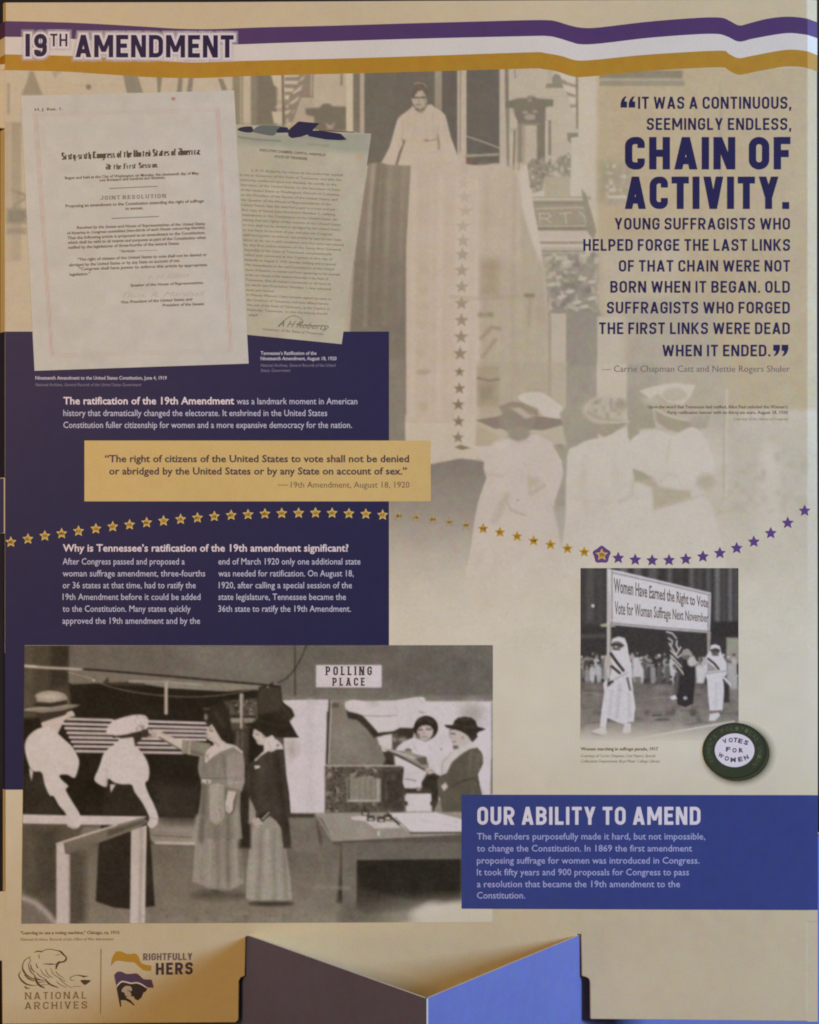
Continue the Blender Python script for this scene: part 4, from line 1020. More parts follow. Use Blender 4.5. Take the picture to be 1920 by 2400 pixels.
# voting machine at the left: dark mass
c.frame(0, 1480, .35942)
c.poly([(150, 90), (445, 90), (440, 330), (470, 345), (900, 330), (1100, 360), (1700, 385), (1780, 330), (1800, 1300), (1260, 1250), (1000, 1215), (150, 1250)], BLK, feather=4)
c.poly([(150, 88), (445, 88), (440, 300), (470, 500), (300, 560), (150, 560)], (72, 65, 53), feather=6); c.rect(330, 88, 445, 360, (54, 47, 38), feather=12); c.rect(150, 90, 220, 560, (84, 76, 63), feather=14)
c.line([(160, 226), (300, 236), (445, 242), (545, 250)], 16, (176, 165, 150), feather=3); c.line([(165, 222), (240, 228)], 8, (206, 192, 186), feather=2)
c.poly([(545, 250), (700, 258), (1000, 285), (1725, 345), (1720, 362), (1000, 320), (840, 322), (700, 335), (560, 330), (450, 330), (450, 262)], (118, 110, 98), feather=3)
c.line([(545, 246), (660, 254), (1100, 292), (1480, 326), (1760, 352)], 13, (44, 38, 30), feather=2.4)
c.poly([(840, 318), (1080, 322), (1690, 350), (1670, 372), (1480, 392), (1100, 370), (940, 345), (840, 336)], (136, 128, 115), feather=3); c.line([(840, 322), (1060, 326), (1320, 350)], 5, (176, 166, 154))
c.poly([(700, 335), (940, 338), (940, 356), (720, 352)], (60, 52, 43), feather=4); c.poly([(695, 305), (705, 300), (712, 335), (670, 335)], (64, 56, 47))
c.line([(440, 262), (600, 316), (760, 372), (960, 408), (1150, 424), (1300, 426), (1480, 410), (1680, 372)], 6, (120, 110, 98), feather=2.4, sm=True)
c.line([(450, 265), (600, 310)], 5, (158, 147, 132)); c.ell(612, 318, 9, 8, (190, 176, 165))
c.rect(1072, 322, 1094, 542, (166, 154, 140), feather=2.2); c.line([(1088, 325), (1088, 540)], 5, (206, 190, 180)); c.rect(1060, 318, 1110, 330, (150, 140, 126))
# striped rows of the machine
for i, (yl, yr) in enumerate(((572, 600), (604, 629), (634, 653), (664, 680), (693, 706), (722, 733), (752, 760), (783, 792))):
    c.line([(400 + i * 14, yl - 3), (735, (yl * 6 + yr * 3) / 9 - 2), (1375 if i < 2 else (1340 if i < 5 else 1230 - (i - 5) * 20), yr)], 17, (200, 184, 182), feather=2.2)
c.poly([(738, 550), (960, 545), (960, 575), (738, 575)], BLK, feather=3)
# stove / boiler at the right of the machine
c.ell(1580, 530, 110, 62, (98, 90, 78), feather=8); c.ell(1530, 520, 40, 34, (128, 118, 104), feather=10); c.ell(1640, 510, 40, 40, (118, 108, 95), feather=10); c.line([(1478, 545), (1690, 545)], 14, (52, 45, 37)); c.rect(1540, 560, 1620, 760, (76, 68, 57), feather=10)
c.rect(1562, 410, 1590, 640, (146, 134, 118), feather=3); c.line([(1572, 415), (1572, 635)], 6, (196, 182, 168)); c.line([(1500, 590), (1560, 560), (1640, 590)], 8, (140, 128, 112))
# floor
c.poly([(440, 1400), (1000, 1390), (1270, 1395), (1800, 1385), (2500, 1400), (3100, 1300), (3100, 2000), (130, 2000), (140, 1260), (440, 1270)], (104, 95, 82), feather=8, col2=(136, 125, 110))
c.rect(140, 1262, 520, 1920, (88, 80, 67), feather=12); c.rect(240, 1290, 370, 1700, (70, 63, 52), feather=26); c.rect(440, 1440, 560, 1900, (84, 76, 64), feather=20)
c.poly([(130, 1690), (260, 1760), (370, 1890), (300, 1930), (130, 1930)], (118, 107, 97), feather=14); c.line([(140, 1735), (230, 1770), (300, 1830), (365, 1905)], 26, (176, 162, 154), feather=12)
c.poly([(545, 1275), (760, 1262), (560, 1330), (520, 1340)], (122, 112, 99), feather=8)
# platform
c.poly([(985, 1210), (1290, 1215), (1280, 1390), (1010, 1385), (960, 1330)], (124, 114, 101), feather=4, col2=(150, 140, 126)); c.poly([(1000, 1000), (1300, 1000), (1290, 1240), (1090, 1230), (1000, 1200)], (54, 47, 39), feather=30); c.line([(1020, 1378), (1275, 1384)], 18, (186, 172, 162), feather=3); c.line([(1000, 1330), (1280, 1345)], 6, (100, 91, 79)); c.line([(770, 1372), (850, 1380)], 12, (200, 186, 178), feather=3)
c.line([(1010, 1290), (1280, 1300)], 20, (160, 150, 136), feather=12, alpha=.6)
# dark skirts
c.poly([(690, 960), (870, 1000), (960, 1180), (985, 1400), (1010, 1790), (860, 1812), (740, 1800), (625, 1760), (640, 1450), (660, 1250)], (44, 38, 30), feather=4)
c.poly([(220, 915), (280, 920), (300, 1010), (400, 1190), (160, 1192), (165, 930)], (48, 42, 33), feather=5)
# railing in front
c.poly([(145, 1192), (440, 1199), (960, 1207), (880, 1245), (740, 1263), (145, 1252)], (200, 186, 182), feather=2)
c.poly([(368, 1385), (460, 1350), (930, 1212), (965, 1240), (900, 1285), (440, 1455), (380, 1425)], (132, 122, 108), feather=2, col2=(104, 95, 82)); c.line([(370, 1386), (560, 1325), (760, 1262)], 12, (196, 182, 172), feather=2.4)
c.poly([(700, 1300), (940, 1225), (950, 1248), (700, 1340)], (86, 78, 66), feather=8)
c.poly([(368, 1392), (415, 1380), (425, 1450), (456, 1455), (456, 1912), (368, 1912)], (194, 180, 174), feather=2); c.line([(448, 1460), (450, 1905)], 10, (168, 154, 146), feather=3)
c.poly([(855, 1300), (958, 1262), (945, 1906), (848, 1906)], (188, 174, 164), feather=2, col2=(200, 186, 180)); c.line([(925, 1290), (912, 1900)], 18, (160, 148, 136), feather=8)
# woman in the straw hat
c.poly([(232, 530), (450, 520), (440, 570), (390, 590), (330, 600), (270, 590)], (58, 50, 41), feather=3)
c.poly([(268, 595), (340, 570), (425, 545), (440, 525), (470, 515), (484, 530), (490, 552), (450, 560), (420, 580), (400, 620), (378, 665), (280, 650)], (196, 180, 172), feather=2.4)
c.poly([(160, 505), (240, 492), (440, 474), (525, 478), (470, 505), (340, 528), (230, 534), (160, 528)], (136, 127, 113), feather=2.2); c.line([(165, 524), (280, 534), (400, 522), (500, 494)], 9, (60, 52, 43), feather=3); c.line([(170, 508), (300, 498), (440, 482)], 7, (168, 156, 140), feather=3)
c.poly([(218, 470), (222, 430), (250, 402), (310, 386), (380, 392), (425, 410), (445, 450), (440, 478), (330, 494), (222, 490)], (150, 140, 126), feather=2.4, sm=True); c.ell(325, 425, 80, 24, (186, 174, 162), feather=14)
c.poly([(212, 458), (330, 466), (440, 446), (446, 474), (335, 494), (214, 490)], (52, 45, 37), feather=2.4); c.ell(222, 450, 18, 26, (80, 70, 58), feather=5)
c.poly([(162, 760), (180, 690), (235, 640), (300, 622), (340, 628), (375, 662), (415, 700), (470, 750), (500, 800), (517, 845), (508, 905), (485, 955), (440, 935), (390, 938), (400, 965), (446, 1008), (430, 1035), (478, 1120), (522, 1195), (522, 1268), (482, 1287), (438, 1262), (432, 1195), (385, 1135), (350, 1075), (325, 1070), (292, 1000), (272, 920), (220, 912), (188, 870)], WH, feather=2.2, sm=True)
c.line([(440, 1270), (500, 1280)], 8, (170, 154, 148), feather=4)
c.poly([(190, 888), (216, 915), (206, 975), (196, 940)], WH)
# woman in the white cap
c.poly([(760, 660), (930, 640), (930, 690), (880, 745), (860, 700), (800, 700), (770, 690)], (50, 43, 35), feather=3)
c.poly([(772, 705), (800, 696), (870, 690), (880, 740), (840, 760), (780, 740)], (198, 184, 178), feather=3)
c.poly([(694, 668), (708, 612), (755, 576), (840, 550), (900, 542), (950, 550), (968, 585), (955, 640), (905, 655), (860, 662), (820, 676), (750, 680), (735, 672)], (204, 190, 186), feather=2.4, sm=True)
c.line([(740, 690), (860, 670), (960, 640)], 9, (44, 38, 30), feather=2.5); c.mottle(.8, 5, [(880, 550), (965, 560), (955, 650), (890, 650)], (150, 138, 128)); c.poly([(930, 640), (985, 640), (990, 690), (930, 690)], (60, 52, 44), feather=3)
c.poly([(655, 860), (680, 790), (740, 740), (775, 712), (830, 712), (878, 742), (930, 795), (962, 850), (974, 905), (968, 965), (948, 992), (970, 1060), (1000, 1120), (1032, 1205), (1024, 1260), (985, 1282), (960, 1255), (975, 1215), (930, 1120), (880, 1050), (858, 1000), (800, 998), (745, 985), (706, 960), (695, 1012), (650, 1000), (615, 965), (640, 900)], WH, feather=2.2, sm=True)
c.line([(980, 1215), (1025, 1225)], 8, (170, 154, 148), feather=4)
c.poly([(718, 998), (756, 996), (722, 1052)], WH); c.line([(700, 900), (690, 1000)], 5, (166, 152, 146), feather=3)
# woman pointing
DRS = (132, 124, 111)
c.poly([(1330, 500), (1380, 485), (1470, 490), (1520, 560), (1530, 650), (1500, 720), (1430, 720), (1390, 640), (1345, 600)], (50, 43, 36), feather=4)
c.poly([(1385, 600), (1430, 625), (1445, 690), (1420, 740), (1395, 720), (1350, 700), (1340, 680), (1350, 640)], (176, 162, 148), feather=2.4)
c.line([(1352, 664), (1384, 664)], 6, (80, 70, 60), feather=2.4)
c.poly([(970, 640), (1040, 648), (1110, 682), (1192, 716), (1196, 775), (1150, 765), (1060, 705), (1010, 690), (960, 688)], (188, 172, 158), feather=2.4); c.poly([(935, 650), (990, 640), (990, 680), (930, 684)], (58, 50, 42), feather=3)
c.poly([(1190, 708), (1300, 725), (1370, 745), (1320, 815), (1250, 808), (1185, 785)], (128, 120, 106), feather=2.4); c.poly([(1190, 708), (1240, 715), (1230, 800), (1185, 785)], (160, 150, 134), feather=3)
c.poly([(1292, 880), (1300, 820), (1340, 765), (1410, 735), (1520, 738), (1575, 780), (1592, 880), (1596, 990), (1550, 1040), (1540, 1110), (1570, 1330), (1592, 1640), (1500, 1690), (1400, 1690), (1345, 1672), (1325, 1655), (1256, 1632), (1270, 1400), (1305, 1160), (1325, 960)], DRS, feather=2.6, col2=(150, 141, 127))
for x0, x1, y0, y1, t in ((1460, 1440, 830, 960, 112), (1330, 1300, 980, 1600, 118), (1480, 1490, 1180, 1660, 112), (1380, 1360, 1260, 1640, 164), (1420, 1425, 1380, 1660, 124), (1530, 1540, 1150, 1620, 162), (1560, 1575, 1300, 1600, 118), (1310, 1290, 1400, 1620, 160)):
    c.line([(x0, y0), (x1, y1)], 22, (t, t - 8, t - 21), feather=9, alpha=.8)
c.mottle(.07, 4, [(1295, 880), (1590, 800), (1590, 1640), (1260, 1640)], (92, 84, 72))
c.poly([(1350, 815), (1362, 770), (1420, 720), (1545, 742), (1592, 795), (1590, 830), (1520, 765), (1440, 760), (1380, 810), (1350, 850)], (186, 172, 160), feather=2.4); c.rect(1312, 962, 1375, 994, (190, 178, 162)); c.ell(1340, 978, 12, 10, (130, 120, 106))
c.poly([(1372, 1000), (1425, 1000), (1458, 1250), (1410, 1275), (1365, 1240)], (168, 158, 143), feather=4)
c.poly([(1490, 1030), (1545, 1030), (1535, 1100), (1528, 1165), (1495, 1188), (1472, 1160), (1485, 1100)], (184, 168, 156), feather=2.4)
c.poly([(1380, 1685), (1420, 1685), (1480, 1720), (1390, 1710)], (64, 56, 47), feather=6); c.ell(1430, 1720, 180, 26, (88, 80, 68), feather=20)
# woman in black with the big hat
c.frame(420, 1480, .44058)
c.poly([(270, 470), (350, 480), (390, 900), (330, 1000), (330, 560)], (56, 49, 40), feather=10)
c.poly([(398, 505), (452, 512), (500, 560), (490, 620), (455, 600), (440, 600), (415, 590), (408, 565), (392, 550)], (176, 160, 148), feather=2); c.line([(402, 540), (420, 540)], 5, (80, 70, 60)); c.poly([(455, 520), (505, 540), (495, 580), (470, 560)], (40, 34, 27), feather=3)
c.poly([(345, 490), (420, 462), (412, 340), (428, 295), (480, 285), (540, 288), (548, 372), (600, 415), (612, 452), (585, 475), (636, 565), (560, 560), (500, 545), (440, 518), (395, 520)], (36, 31, 25), feather=2.4)
c.ell(560, 440, 40, 36, (58, 52, 42), feather=10)
c.poly([(385, 720), (420, 690), (470, 640), (520, 615), (555, 630), (562, 720), (585, 860), (595, 1000), (572, 1085), (545, 1040), (515, 1008), (480, 955), (440, 1002), (398, 985), (372, 900), (352, 860), (355, 780)], (40, 35, 28), feather=2.4)
c.poly([(400, 700), (450, 640), (460, 600), (520, 574), (555, 612), (500, 630), (460, 650), (420, 690)], (196, 182, 174), feather=2); c.line([(440, 600), (500, 580)], 10, (172, 156, 144)); c.poly([(400, 718), (432, 710), (430, 724), (402, 734)], (206, 192, 188))
c.poly([(372, 880), (385, 905), (408, 985), (480, 975), (520, 1010), (560, 1085), (572, 1180), (590, 1300), (600, 1425), (540, 1440), (440, 1442), (356, 1420), (358, 1300), (378, 1120), (372, 1000)], (146, 137, 123), feather=2.4, col2=(160, 152, 139))
for x0, x1, t in ((440, 420, 128), (500, 510, 132), (400, 385, 168), (470, 465, 168), (550, 570, 126)): c.line([(x0, 1060), (x1, 1420)], 20, (t, t - 9, t - 22), feather=10, alpha=.7)
c.mottle(.06, 4, [(375, 1000), (560, 1060), (600, 1420), (360, 1420)], (104, 96, 84))
c.poly([(430, 1000), (480, 950), (490, 975), (450, 1005)], (40, 35, 28)); 
for k in range(4): c.ell(455 + k * 8, 985 - k * 9, 4, 4, (190, 178, 168))
c.poly([(392, 1000), (430, 1005), (446, 1022), (410, 1042), (394, 1025)], (180, 164, 152), feather=2.4); c.line([(398, 1018), (436, 1022)], 4, (110, 98, 88))
c.ell(490, 1448, 120, 14, (64, 56, 46), feather=9)
# closer drawing of the pointing woman and of the woman in the tall hat
c.frame(330, 1580, .2145)
SK = (196, 181, 172)
c.poly([(900, 300), (1280, 270), (1290, 560), (1000, 620), (940, 460)], (84, 76, 63), feather=10); c.mottle(.8, 5, [(930, 290), (1260, 280), (1250, 540), (960, 540)], (140, 130, 116)); c.mottle(.5, 5, [(930, 290), (1260, 280), (1250, 540), (960, 540)], (46, 40, 30))
c.line([(960, 460), (1250, 470)], 18, (36, 31, 22), feather=2.4); c.poly([(950, 490), (1080, 480), (1090, 530), (1000, 530)], (150, 140, 124), feather=4); c.poly([(1120, 480), (1240, 480), (1220, 530), (1130, 530)], (140, 130, 114), feather=4); c.rect(1086, 210, 1116, 600, (186, 172, 160), feather=2.4); c.line([(1108, 220), (1108, 590)], 8, (120, 110, 96))
c.rect(1030, 600, 1160, 1000, (70, 62, 50), feather=12); c.line([(1060, 640), (1060, 900)], 14, (110, 100, 86), feather=8); c.line([(1110, 640), (1110, 900)], 14, (96, 87, 74), feather=8)
c.rect(1080, 1000, 1200, 1900, (48, 42, 32), feather=10)
c.poly([(690, 420), (720, 370), (820, 330), (900, 300), (970, 400), (985, 560), (1010, 690), (960, 745), (890, 720), (840, 660), (800, 590), (770, 520), (700, 500)], (44, 38, 28), feather=3); c.ell(712, 470, 20, 34, (140, 128, 116), feather=5); c.line([(690, 378), (740, 380)], 14, (96, 86, 74), feather=4); c.line([(820, 420), (900, 560)], 26, (64, 56, 44), feather=10)
c.poly([(715, 625), (735, 585), (762, 560), (800, 575), (835, 640), (880, 715), (935, 752), (860, 800), (800, 790), (792, 745), (745, 722), (735, 700), (742, 680)], SK, feather=2.2); c.line([(752, 612), (790, 622)], 11, (84, 72, 60), feather=2); c.line([(742, 590), (782, 588)], 8, (110, 96, 82), feather=2); c.line([(745, 702), (775, 708)], 7, (120, 104, 92), feather=2); c.line([(800, 740), (850, 780)], 14, (160, 144, 132), feather=4)
c.poly([(80, 600), (150, 620), (240, 660), (310, 690), (455, 722), (455, 830), (350, 770), (250, 700), (190, 685), (90, 655)], SK, feather=2.2); c.line([(200, 690), (350, 775), (450, 835)], 12, (80, 70, 58), feather=3); c.line([(100, 625), (170, 640)], 6, (140, 126, 114)); c.line([(90, 650), (170, 665)], 6, (120, 106, 94))
c.poly([(455, 722), (570, 728), (770, 760), (690, 880), (650, 905), (545, 875), (448, 868)], (134, 126, 110), feather=2.6); c.line([(540, 735), (525, 870)], 20, (170, 162, 138), feather=4); c.line([(480, 730), (470, 865)], 12, (158, 150, 126), feather=4); c.line([(560, 850), (680, 880)], 20, (96, 88, 76), feather=8)
c.poly([(625, 1040), (640, 960), (700, 890), (850, 800), (1010, 780), (1110, 850), (1132, 960), (1135, 1180), (1090, 1290), (1085, 1500), (1110, 1800), (560, 1800), (600, 1650), (650, 1400), (672, 1180), (640, 1110)], (134, 126, 113), feather=3)
for x0, x1, y0, y1, w_, t_ in ((700, 660, 1210, 1800, 54, 104), (760, 745, 1200, 1560, 26, 118), (935, 960, 1250, 1800, 40, 108), (1040, 1050, 1500, 1800, 50, 152), (620, 590, 1560, 1800, 40, 156), (830, 830, 1660, 1800, 60, 122), (690, 690, 940, 1100, 40, 120), (850, 830, 960, 1120, 26, 148), (905, 935, 900, 1130, 20, 104)):
    c.line([(x0, y0), (x1, y1)], w_, (t_, t_ - 8, t_ - 20), feather=9, alpha=.85)
c.poly([(940, 930), (1010, 860), (1110, 870), (1132, 980), (1135, 1180), (1100, 1285), (1010, 1270), (955, 1240), (935, 1090)], (152, 141, 131), feather=4); c.mottle(.12, 5, [(640, 900), (1130, 860), (1130, 1280), (640, 1180)], (112, 103, 92)); c.line([(960, 1190), (1110, 1180)], 10, (184, 172, 160), feather=4); c.line([(950, 1245), (1090, 1270)], 12, (116, 104, 92), feather=4)
c.poly([(750, 1215), (830, 1195), (905, 1210), (915, 1560), (832, 1650), (748, 1590)], (166, 156, 144), feather=5); c.line([(870, 1230), (880, 1560)], 30, (148, 138, 126), feather=9); c.mottle(.14, 4, [(750, 1200), (910, 1200), (910, 1600), (750, 1600)], (196, 184, 172))
c.poly([(955, 1275), (1055, 1290), (1015, 1400), (1008, 1485), (972, 1528), (930, 1490), (924, 1420)], SK, feather=2.4); c.line([(1050, 1300), (1020, 1400), (1015, 1490), (975, 1535)], 12, (74, 64, 54), feather=3); c.line([(945, 1440), (965, 1500)], 6, (140, 124, 112))
c.poly([(658, 1148), (770, 1155), (765, 1200), (690, 1192)], (196, 184, 172), feather=2.4); c.ell(728, 1178, 12, 12, (110, 98, 88)); c.line([(660, 1140), (940, 1140)], 8, (100, 92, 80), feather=3)
c.poly([(700, 965), (712, 850), (770, 780), (850, 800), (930, 755), (1050, 790), (1118, 850), (1112, 870), (1010, 795), (870, 850), (770, 915), (722, 968)], SK, feather=2.2); c.line([(720, 880), (735, 920)], 8, (130, 116, 106)); c.line([(745, 870), (730, 910)], 8, (140, 126, 116))
# tall hat, profile, coat
c.poly([(1150, 1090), (1190, 980), (1250, 930), (1390, 845), (1500, 825), (1562, 850), (1580, 1000), (1600, 1260), (1625, 1500), (1650, 1900), (1560, 1900), (1530, 1640), (1400, 1540), (1330, 1620), (1260, 1600), (1255, 1480), (1190, 1340), (1160, 1220)], (64, 56, 47), feather=3); c.line([(1480, 900), (1530, 1300), (1590, 1700)], 60, (52, 45, 36), feather=14); c.line([(1230, 1000), (1210, 1300)], 40, (52, 45, 37), feather=12); c.line([(1330, 930), (1300, 1400)], 40, (74, 66, 56), feather=16)
c.poly([(1185, 1350), (1225, 1420), (1260, 1500), (1250, 1600), (1180, 1640)], (150, 140, 126), feather=4)
c.poly([(1222, 672), (1240, 620), (1252, 606), (1295, 640), (1345, 700), (1385, 690), (1440, 660), (1460, 720), (1400, 760), (1350, 800), (1340, 775), (1290, 772), (1268, 755), (1262, 730), (1240, 700)], SK, feather=2.2); c.line([(1256, 655), (1285, 662)], 9, (84, 72, 60), feather=2); c.line([(1262, 728), (1285, 732)], 6, (126, 108, 98), feather=2)
c.poly([(1345, 770), (1375, 705), (1440, 668), (1475, 712), (1525, 745), (1562, 822), (1490, 822), (1425, 852), (1390, 832), (1300, 905), (1252, 955), (1242, 938), (1345, 840)], (202, 190, 184), feather=2.2); c.ell(1498, 778, 16, 12, (120, 108, 98), feather=3); c.line([(1400, 740), (1420, 830)], 8, (170, 156, 148), feather=4)
c.poly([(1130, 552), (1240, 520), (1285, 480), (1280, 210), (1315, 155), (1410, 132), (1525, 140), (1545, 320), (1600, 345), (1650, 390), (1680, 450), (1625, 500), (1640, 590), (1730, 692), (1560, 695), (1480, 690), (1440, 660), (1370, 690), (1320, 640), (1230, 585)], (42, 37, 27), feather=2.4)
c.poly([(1285, 210), (1320, 158), (1410, 135), (1520, 142), (1535, 400), (1290, 440)], (66, 57, 46), feather=8); c.ell(1590, 440, 60, 70, (52, 48, 36), feather=14); c.line([(1540, 340), (1640, 480)], 16, (66, 60, 46), feather=8); c.ell(1388, 140, 14, 8, (150, 138, 124)); c.line([(1280, 500), (1480, 560), (1600, 560)], 10, (56, 50, 38), feather=6)
c.poly([(1240, 1000), (1300, 998), (1308, 1020), (1250, 1040)], (206, 194, 186), feather=2); c.poly([(1225, 1580), (1290, 1570), (1330, 1620), (1290, 1670), (1240, 1650), (1220, 1610)], SK, feather=2.4)
for y_ in (1595, 1620, 1645): c.line([(1235, y_), (1310, y_ + 6)], 6, (110, 96, 84), feather=2)
c.line([(1300, 1560), (1400, 1500)], 22, (36, 31, 23), feather=3)
for k in range(5): c.ell(1335 + k * 16, 1580 - k * 17, 9, 9, (200, 188, 178), feather=2)
c.frame(420, 1480, .44058)
# grained box and ballot box
c.poly([(775, 714), (1200, 714), (1200, 965), (775, 965)], (92, 83, 72), feather=3)
c.mottle(.7, 9, [(780, 716), (1195, 716), (1195, 960), (780, 960)], (150, 140, 125)); c.mottle(.6, 5, [(780, 716), (1195, 716), (1195, 960), (780, 960)], (58, 51, 42))
c.rect(890, 780, 1075, 908, (136, 127, 113), feather=3); c.rect(895, 785, 910, 905, (96, 88, 76)); c.rect(1052, 785, 1072, 905, (170, 160, 146)); c.rect(895, 895, 1070, 905, (172, 162, 148)); c.line([(785, 714), (1195, 714)], 8, (176, 165, 150))
for x in (930, 960, 990, 1020): c.line([(x, 790), (x, 892)], 6, (120, 111, 98), feather=4)
c.line([(1100, 790), (1100, 900)], 8, (180, 168, 156), feather=4); c.rect(1075, 735, 1195, 950, (56, 49, 41), feather=14, alpha=.7)
# seated woman facing us
c.poly([(1165, 620), (1200, 590), (1240, 570), (1290, 575), (1350, 570), (1400, 600), (1450, 620), (1440, 700), (1400, 760), (1330, 830), (1200, 830), (1195, 720), (1160, 690)], (208, 197, 196), feather=2.6, sm=True)
c.line([(1230, 640), (1250, 760)], 10, (186, 174, 170), feather=7); c.line([(1370, 600), (1360, 700)], 10, (188, 176, 172), feather=7)
c.ell(1312, 512, 66, 64, (46, 40, 32), feather=2.4); c.ell(1310, 540, 48, 44, (172, 158, 144), feather=3)
c.ell(1312, 492, 58, 30, (44, 38, 30), feather=3); c.line([(1278, 524), (1298, 522)], 7, (70, 60, 50)); c.line([(1326, 522), (1348, 524)], 7, (70, 60, 50)); c.line([(1312, 530), (1308, 548)], 5, (130, 116, 102)); c.line([(1298, 562), (1328, 562)], 6, (96, 82, 70)); c.ell(1312, 582, 20, 8, (150, 136, 124), feather=4)
c.rect(1200, 625, 1240, 650, (100, 90, 80), feather=5)
# woman reading the ballot
c.poly([(1440, 520), (1500, 515), (1570, 530), (1590, 560), (1545, 592), (1500, 600), (1465, 600), (1440, 570)], (52, 45, 37), feather=3); c.poly([(1440, 524), (1480, 520), (1525, 560), (1530, 600), (1480, 612), (1455, 598), (1450, 575), (1438, 556)], (164, 150, 136), feather=2.4)
c.line([(1445, 545), (1475, 545)], 5, (86, 76, 66))
c.poly([(1412, 502), (1470, 498), (1478, 462), (1520, 452), (1562, 462), (1582, 505), (1628, 518), (1590, 534), (1500, 524), (1430, 514)], (38, 33, 26), feather=2.2)
c.poly([(1392, 690), (1440, 640), (1500, 600), (1560, 592), (1590, 620), (1520, 650), (1450, 700), (1400, 770), (1386, 760)], (198, 186, 178), feather=2.4)
c.poly([(1372, 860), (1395, 800), (1440, 720), (1510, 650), (1570, 612), (1608, 640), (1618, 700), (1590, 760), (1600, 820), (1612, 870), (1505, 870), (1505, 1005), (1470, 985), (1400, 960), (1395, 890)], (82, 74, 64), feather=2.4, col2=(70, 63, 53))
c.line([(1590, 660), (1560, 800)], 18, (104, 95, 84), feather=9); c.line([(1440, 740), (1420, 860)], 12, (62, 55, 46), feather=8); c.poly([(1395, 820), (1420, 800), (1430, 830), (1410, 848)], (184, 168, 156))
c.poly([(1094, 622), (1180, 630), (1312, 664), (1322, 700), (1362, 722), (1370, 750), (1330, 750), (1290, 730), (1120, 642)], (150, 141, 128), feather=2.2); c.line([(1110, 628), (1290, 676)], 5, (200, 188, 178)); c.line([(1110, 640), (1300, 728)], 6, (84, 75, 64)); c.line([(1140, 640), (1300, 700)], 4, (100, 91, 80)); c.ell(1325, 738, 22, 16, (178, 162, 150))
c.poly([(1290, 800), (1330, 740), (1390, 770), (1380, 900), (1350, 965), (1340, 860), (1290, 850)], (60, 53, 44), feather=4); c.line([(1200, 790), (1260, 800), (1330, 750)], 4, (120, 110, 100))
c.rect(1198, 835, 1348, 870, (64, 56, 47), feather=4); c.rect(1208, 862, 1342, 958, (206, 195, 190), feather=2.4); c.rect(1200, 905, 1216, 925, (60, 52, 44)); c.rect(1336, 905, 1350, 925, (60, 52, 44)); c.rect(1262, 828, 1284, 848, (150, 140, 128))
# closer drawing of the curtain and of the two women behind the table
c.frame(760, 1620, .2319)
c.poly([(225, 200), (380, 240), (470, 330), (545, 420), (720, 400), (760, 365), (905, 375), (895, 470), (760, 475), (700, 570), (560, 460), (500, 470), (430, 380), (330, 290), (245, 270)], (58, 50, 40), feather=4)
c.poly([(530, 470), (600, 445), (690, 430), (690, 580), (600, 575), (555, 540)], (206, 194, 188), feather=4); c.rect(690, 430, 745, 600, (92, 82, 70), feather=5); c.ell(710, 490, 16, 20, (150, 138, 126), feather=5); c.ell(790, 490, 44, 24, (150, 138, 128), feather=10)
c.poly([(213, 155), (250, 110), (290, 88), (400, 112), (490, 116), (550, 95), (700, 96), (850, 72), (935, 58), (985, 100), (1010, 230), (960, 345), (880, 372), (765, 368), (700, 402), (545, 412), (490, 350), (390, 246), (335, 224), (250, 205)], (205, 194, 190), feather=2.2)
c.line([(390, 246), (560, 254), (730, 246)], 8, (150, 138, 132), feather=3); c.line([(960, 210), (1020, 214)], 9, (140, 128, 120), feather=3); c.ell(480, 130, 60, 22, (192, 181, 176), feather=14); c.line([(720, 110), (740, 240)], 10, (196, 184, 182), feather=8); c.ell(1500, 220, 70, 60, (166, 154, 142), feather=26, alpha=.8); c.line([(960, 80), (1000, 110), (1010, 150)], 7, (180, 168, 162), feather=4)
c.ell(1026, 372, 120, 122, (46, 39, 29), feather=2.4); c.line([(960, 300), (1030, 275), (1090, 310)], 22, (72, 62, 52), feather=9)
c.poly([(938, 410), (950, 375), (985, 350), (1030, 342), (1075, 352), (1102, 390), (1098, 440), (1065, 480), (1020, 500), (980, 488), (948, 452)], (194, 178, 170), feather=2.6)
c.line([(955, 392), (992, 390)], 12, (92, 78, 68), feather=2.4); c.line([(1035, 386), (1080, 388)], 12, (92, 78, 68), feather=2.4); c.line([(958, 378), (994, 374)], 5, (120, 104, 92)); c.line([(1030, 372), (1082, 374)], 5, (120, 104, 92)); c.line([(1008, 400), (1000, 432), (1018, 436)], 8, (156, 138, 128), feather=3); c.line([(990, 464), (1042, 462)], 9, (120, 98, 88), feather=2.4); c.ell(945, 455, 22, 30, (120, 104, 92), feather=8); c.line([(1010, 505), (1060, 490)], 12, (150, 136, 126), feather=5)
c.poly([(700, 640), (740, 560), (800, 510), (900, 470), (960, 490), (1020, 512), (1100, 480), (1200, 430), (1290, 480), (1290, 560), (1240, 660), (1180, 740), (1150, 840), (1050, 760), (1040, 680), (1020, 660), (850, 610), (760, 600)], (206, 195, 192), feather=2.6); c.line([(870, 600), (850, 590), (830, 596)], 22, (84, 74, 62), feather=5); c.ell(1185, 585, 12, 10, (150, 138, 130), feather=3); c.line([(1060, 560), (1110, 620)], 10, (190, 178, 174), feather=8); c.line([(900, 520), (930, 600)], 10, (190, 178, 174), feather=8)
c.poly([(720, 690), (800, 700), (930, 760), (1010, 810), (1020, 850), (960, 960), (890, 990), (810, 970), (810, 770), (740, 740)], (204, 193, 190), feather=2.6); c.line([(820, 885), (930, 905)], 8, (120, 110, 100), feather=2.6); c.line([(820, 990), (930, 992)], 12, (56, 49, 40), feather=3)
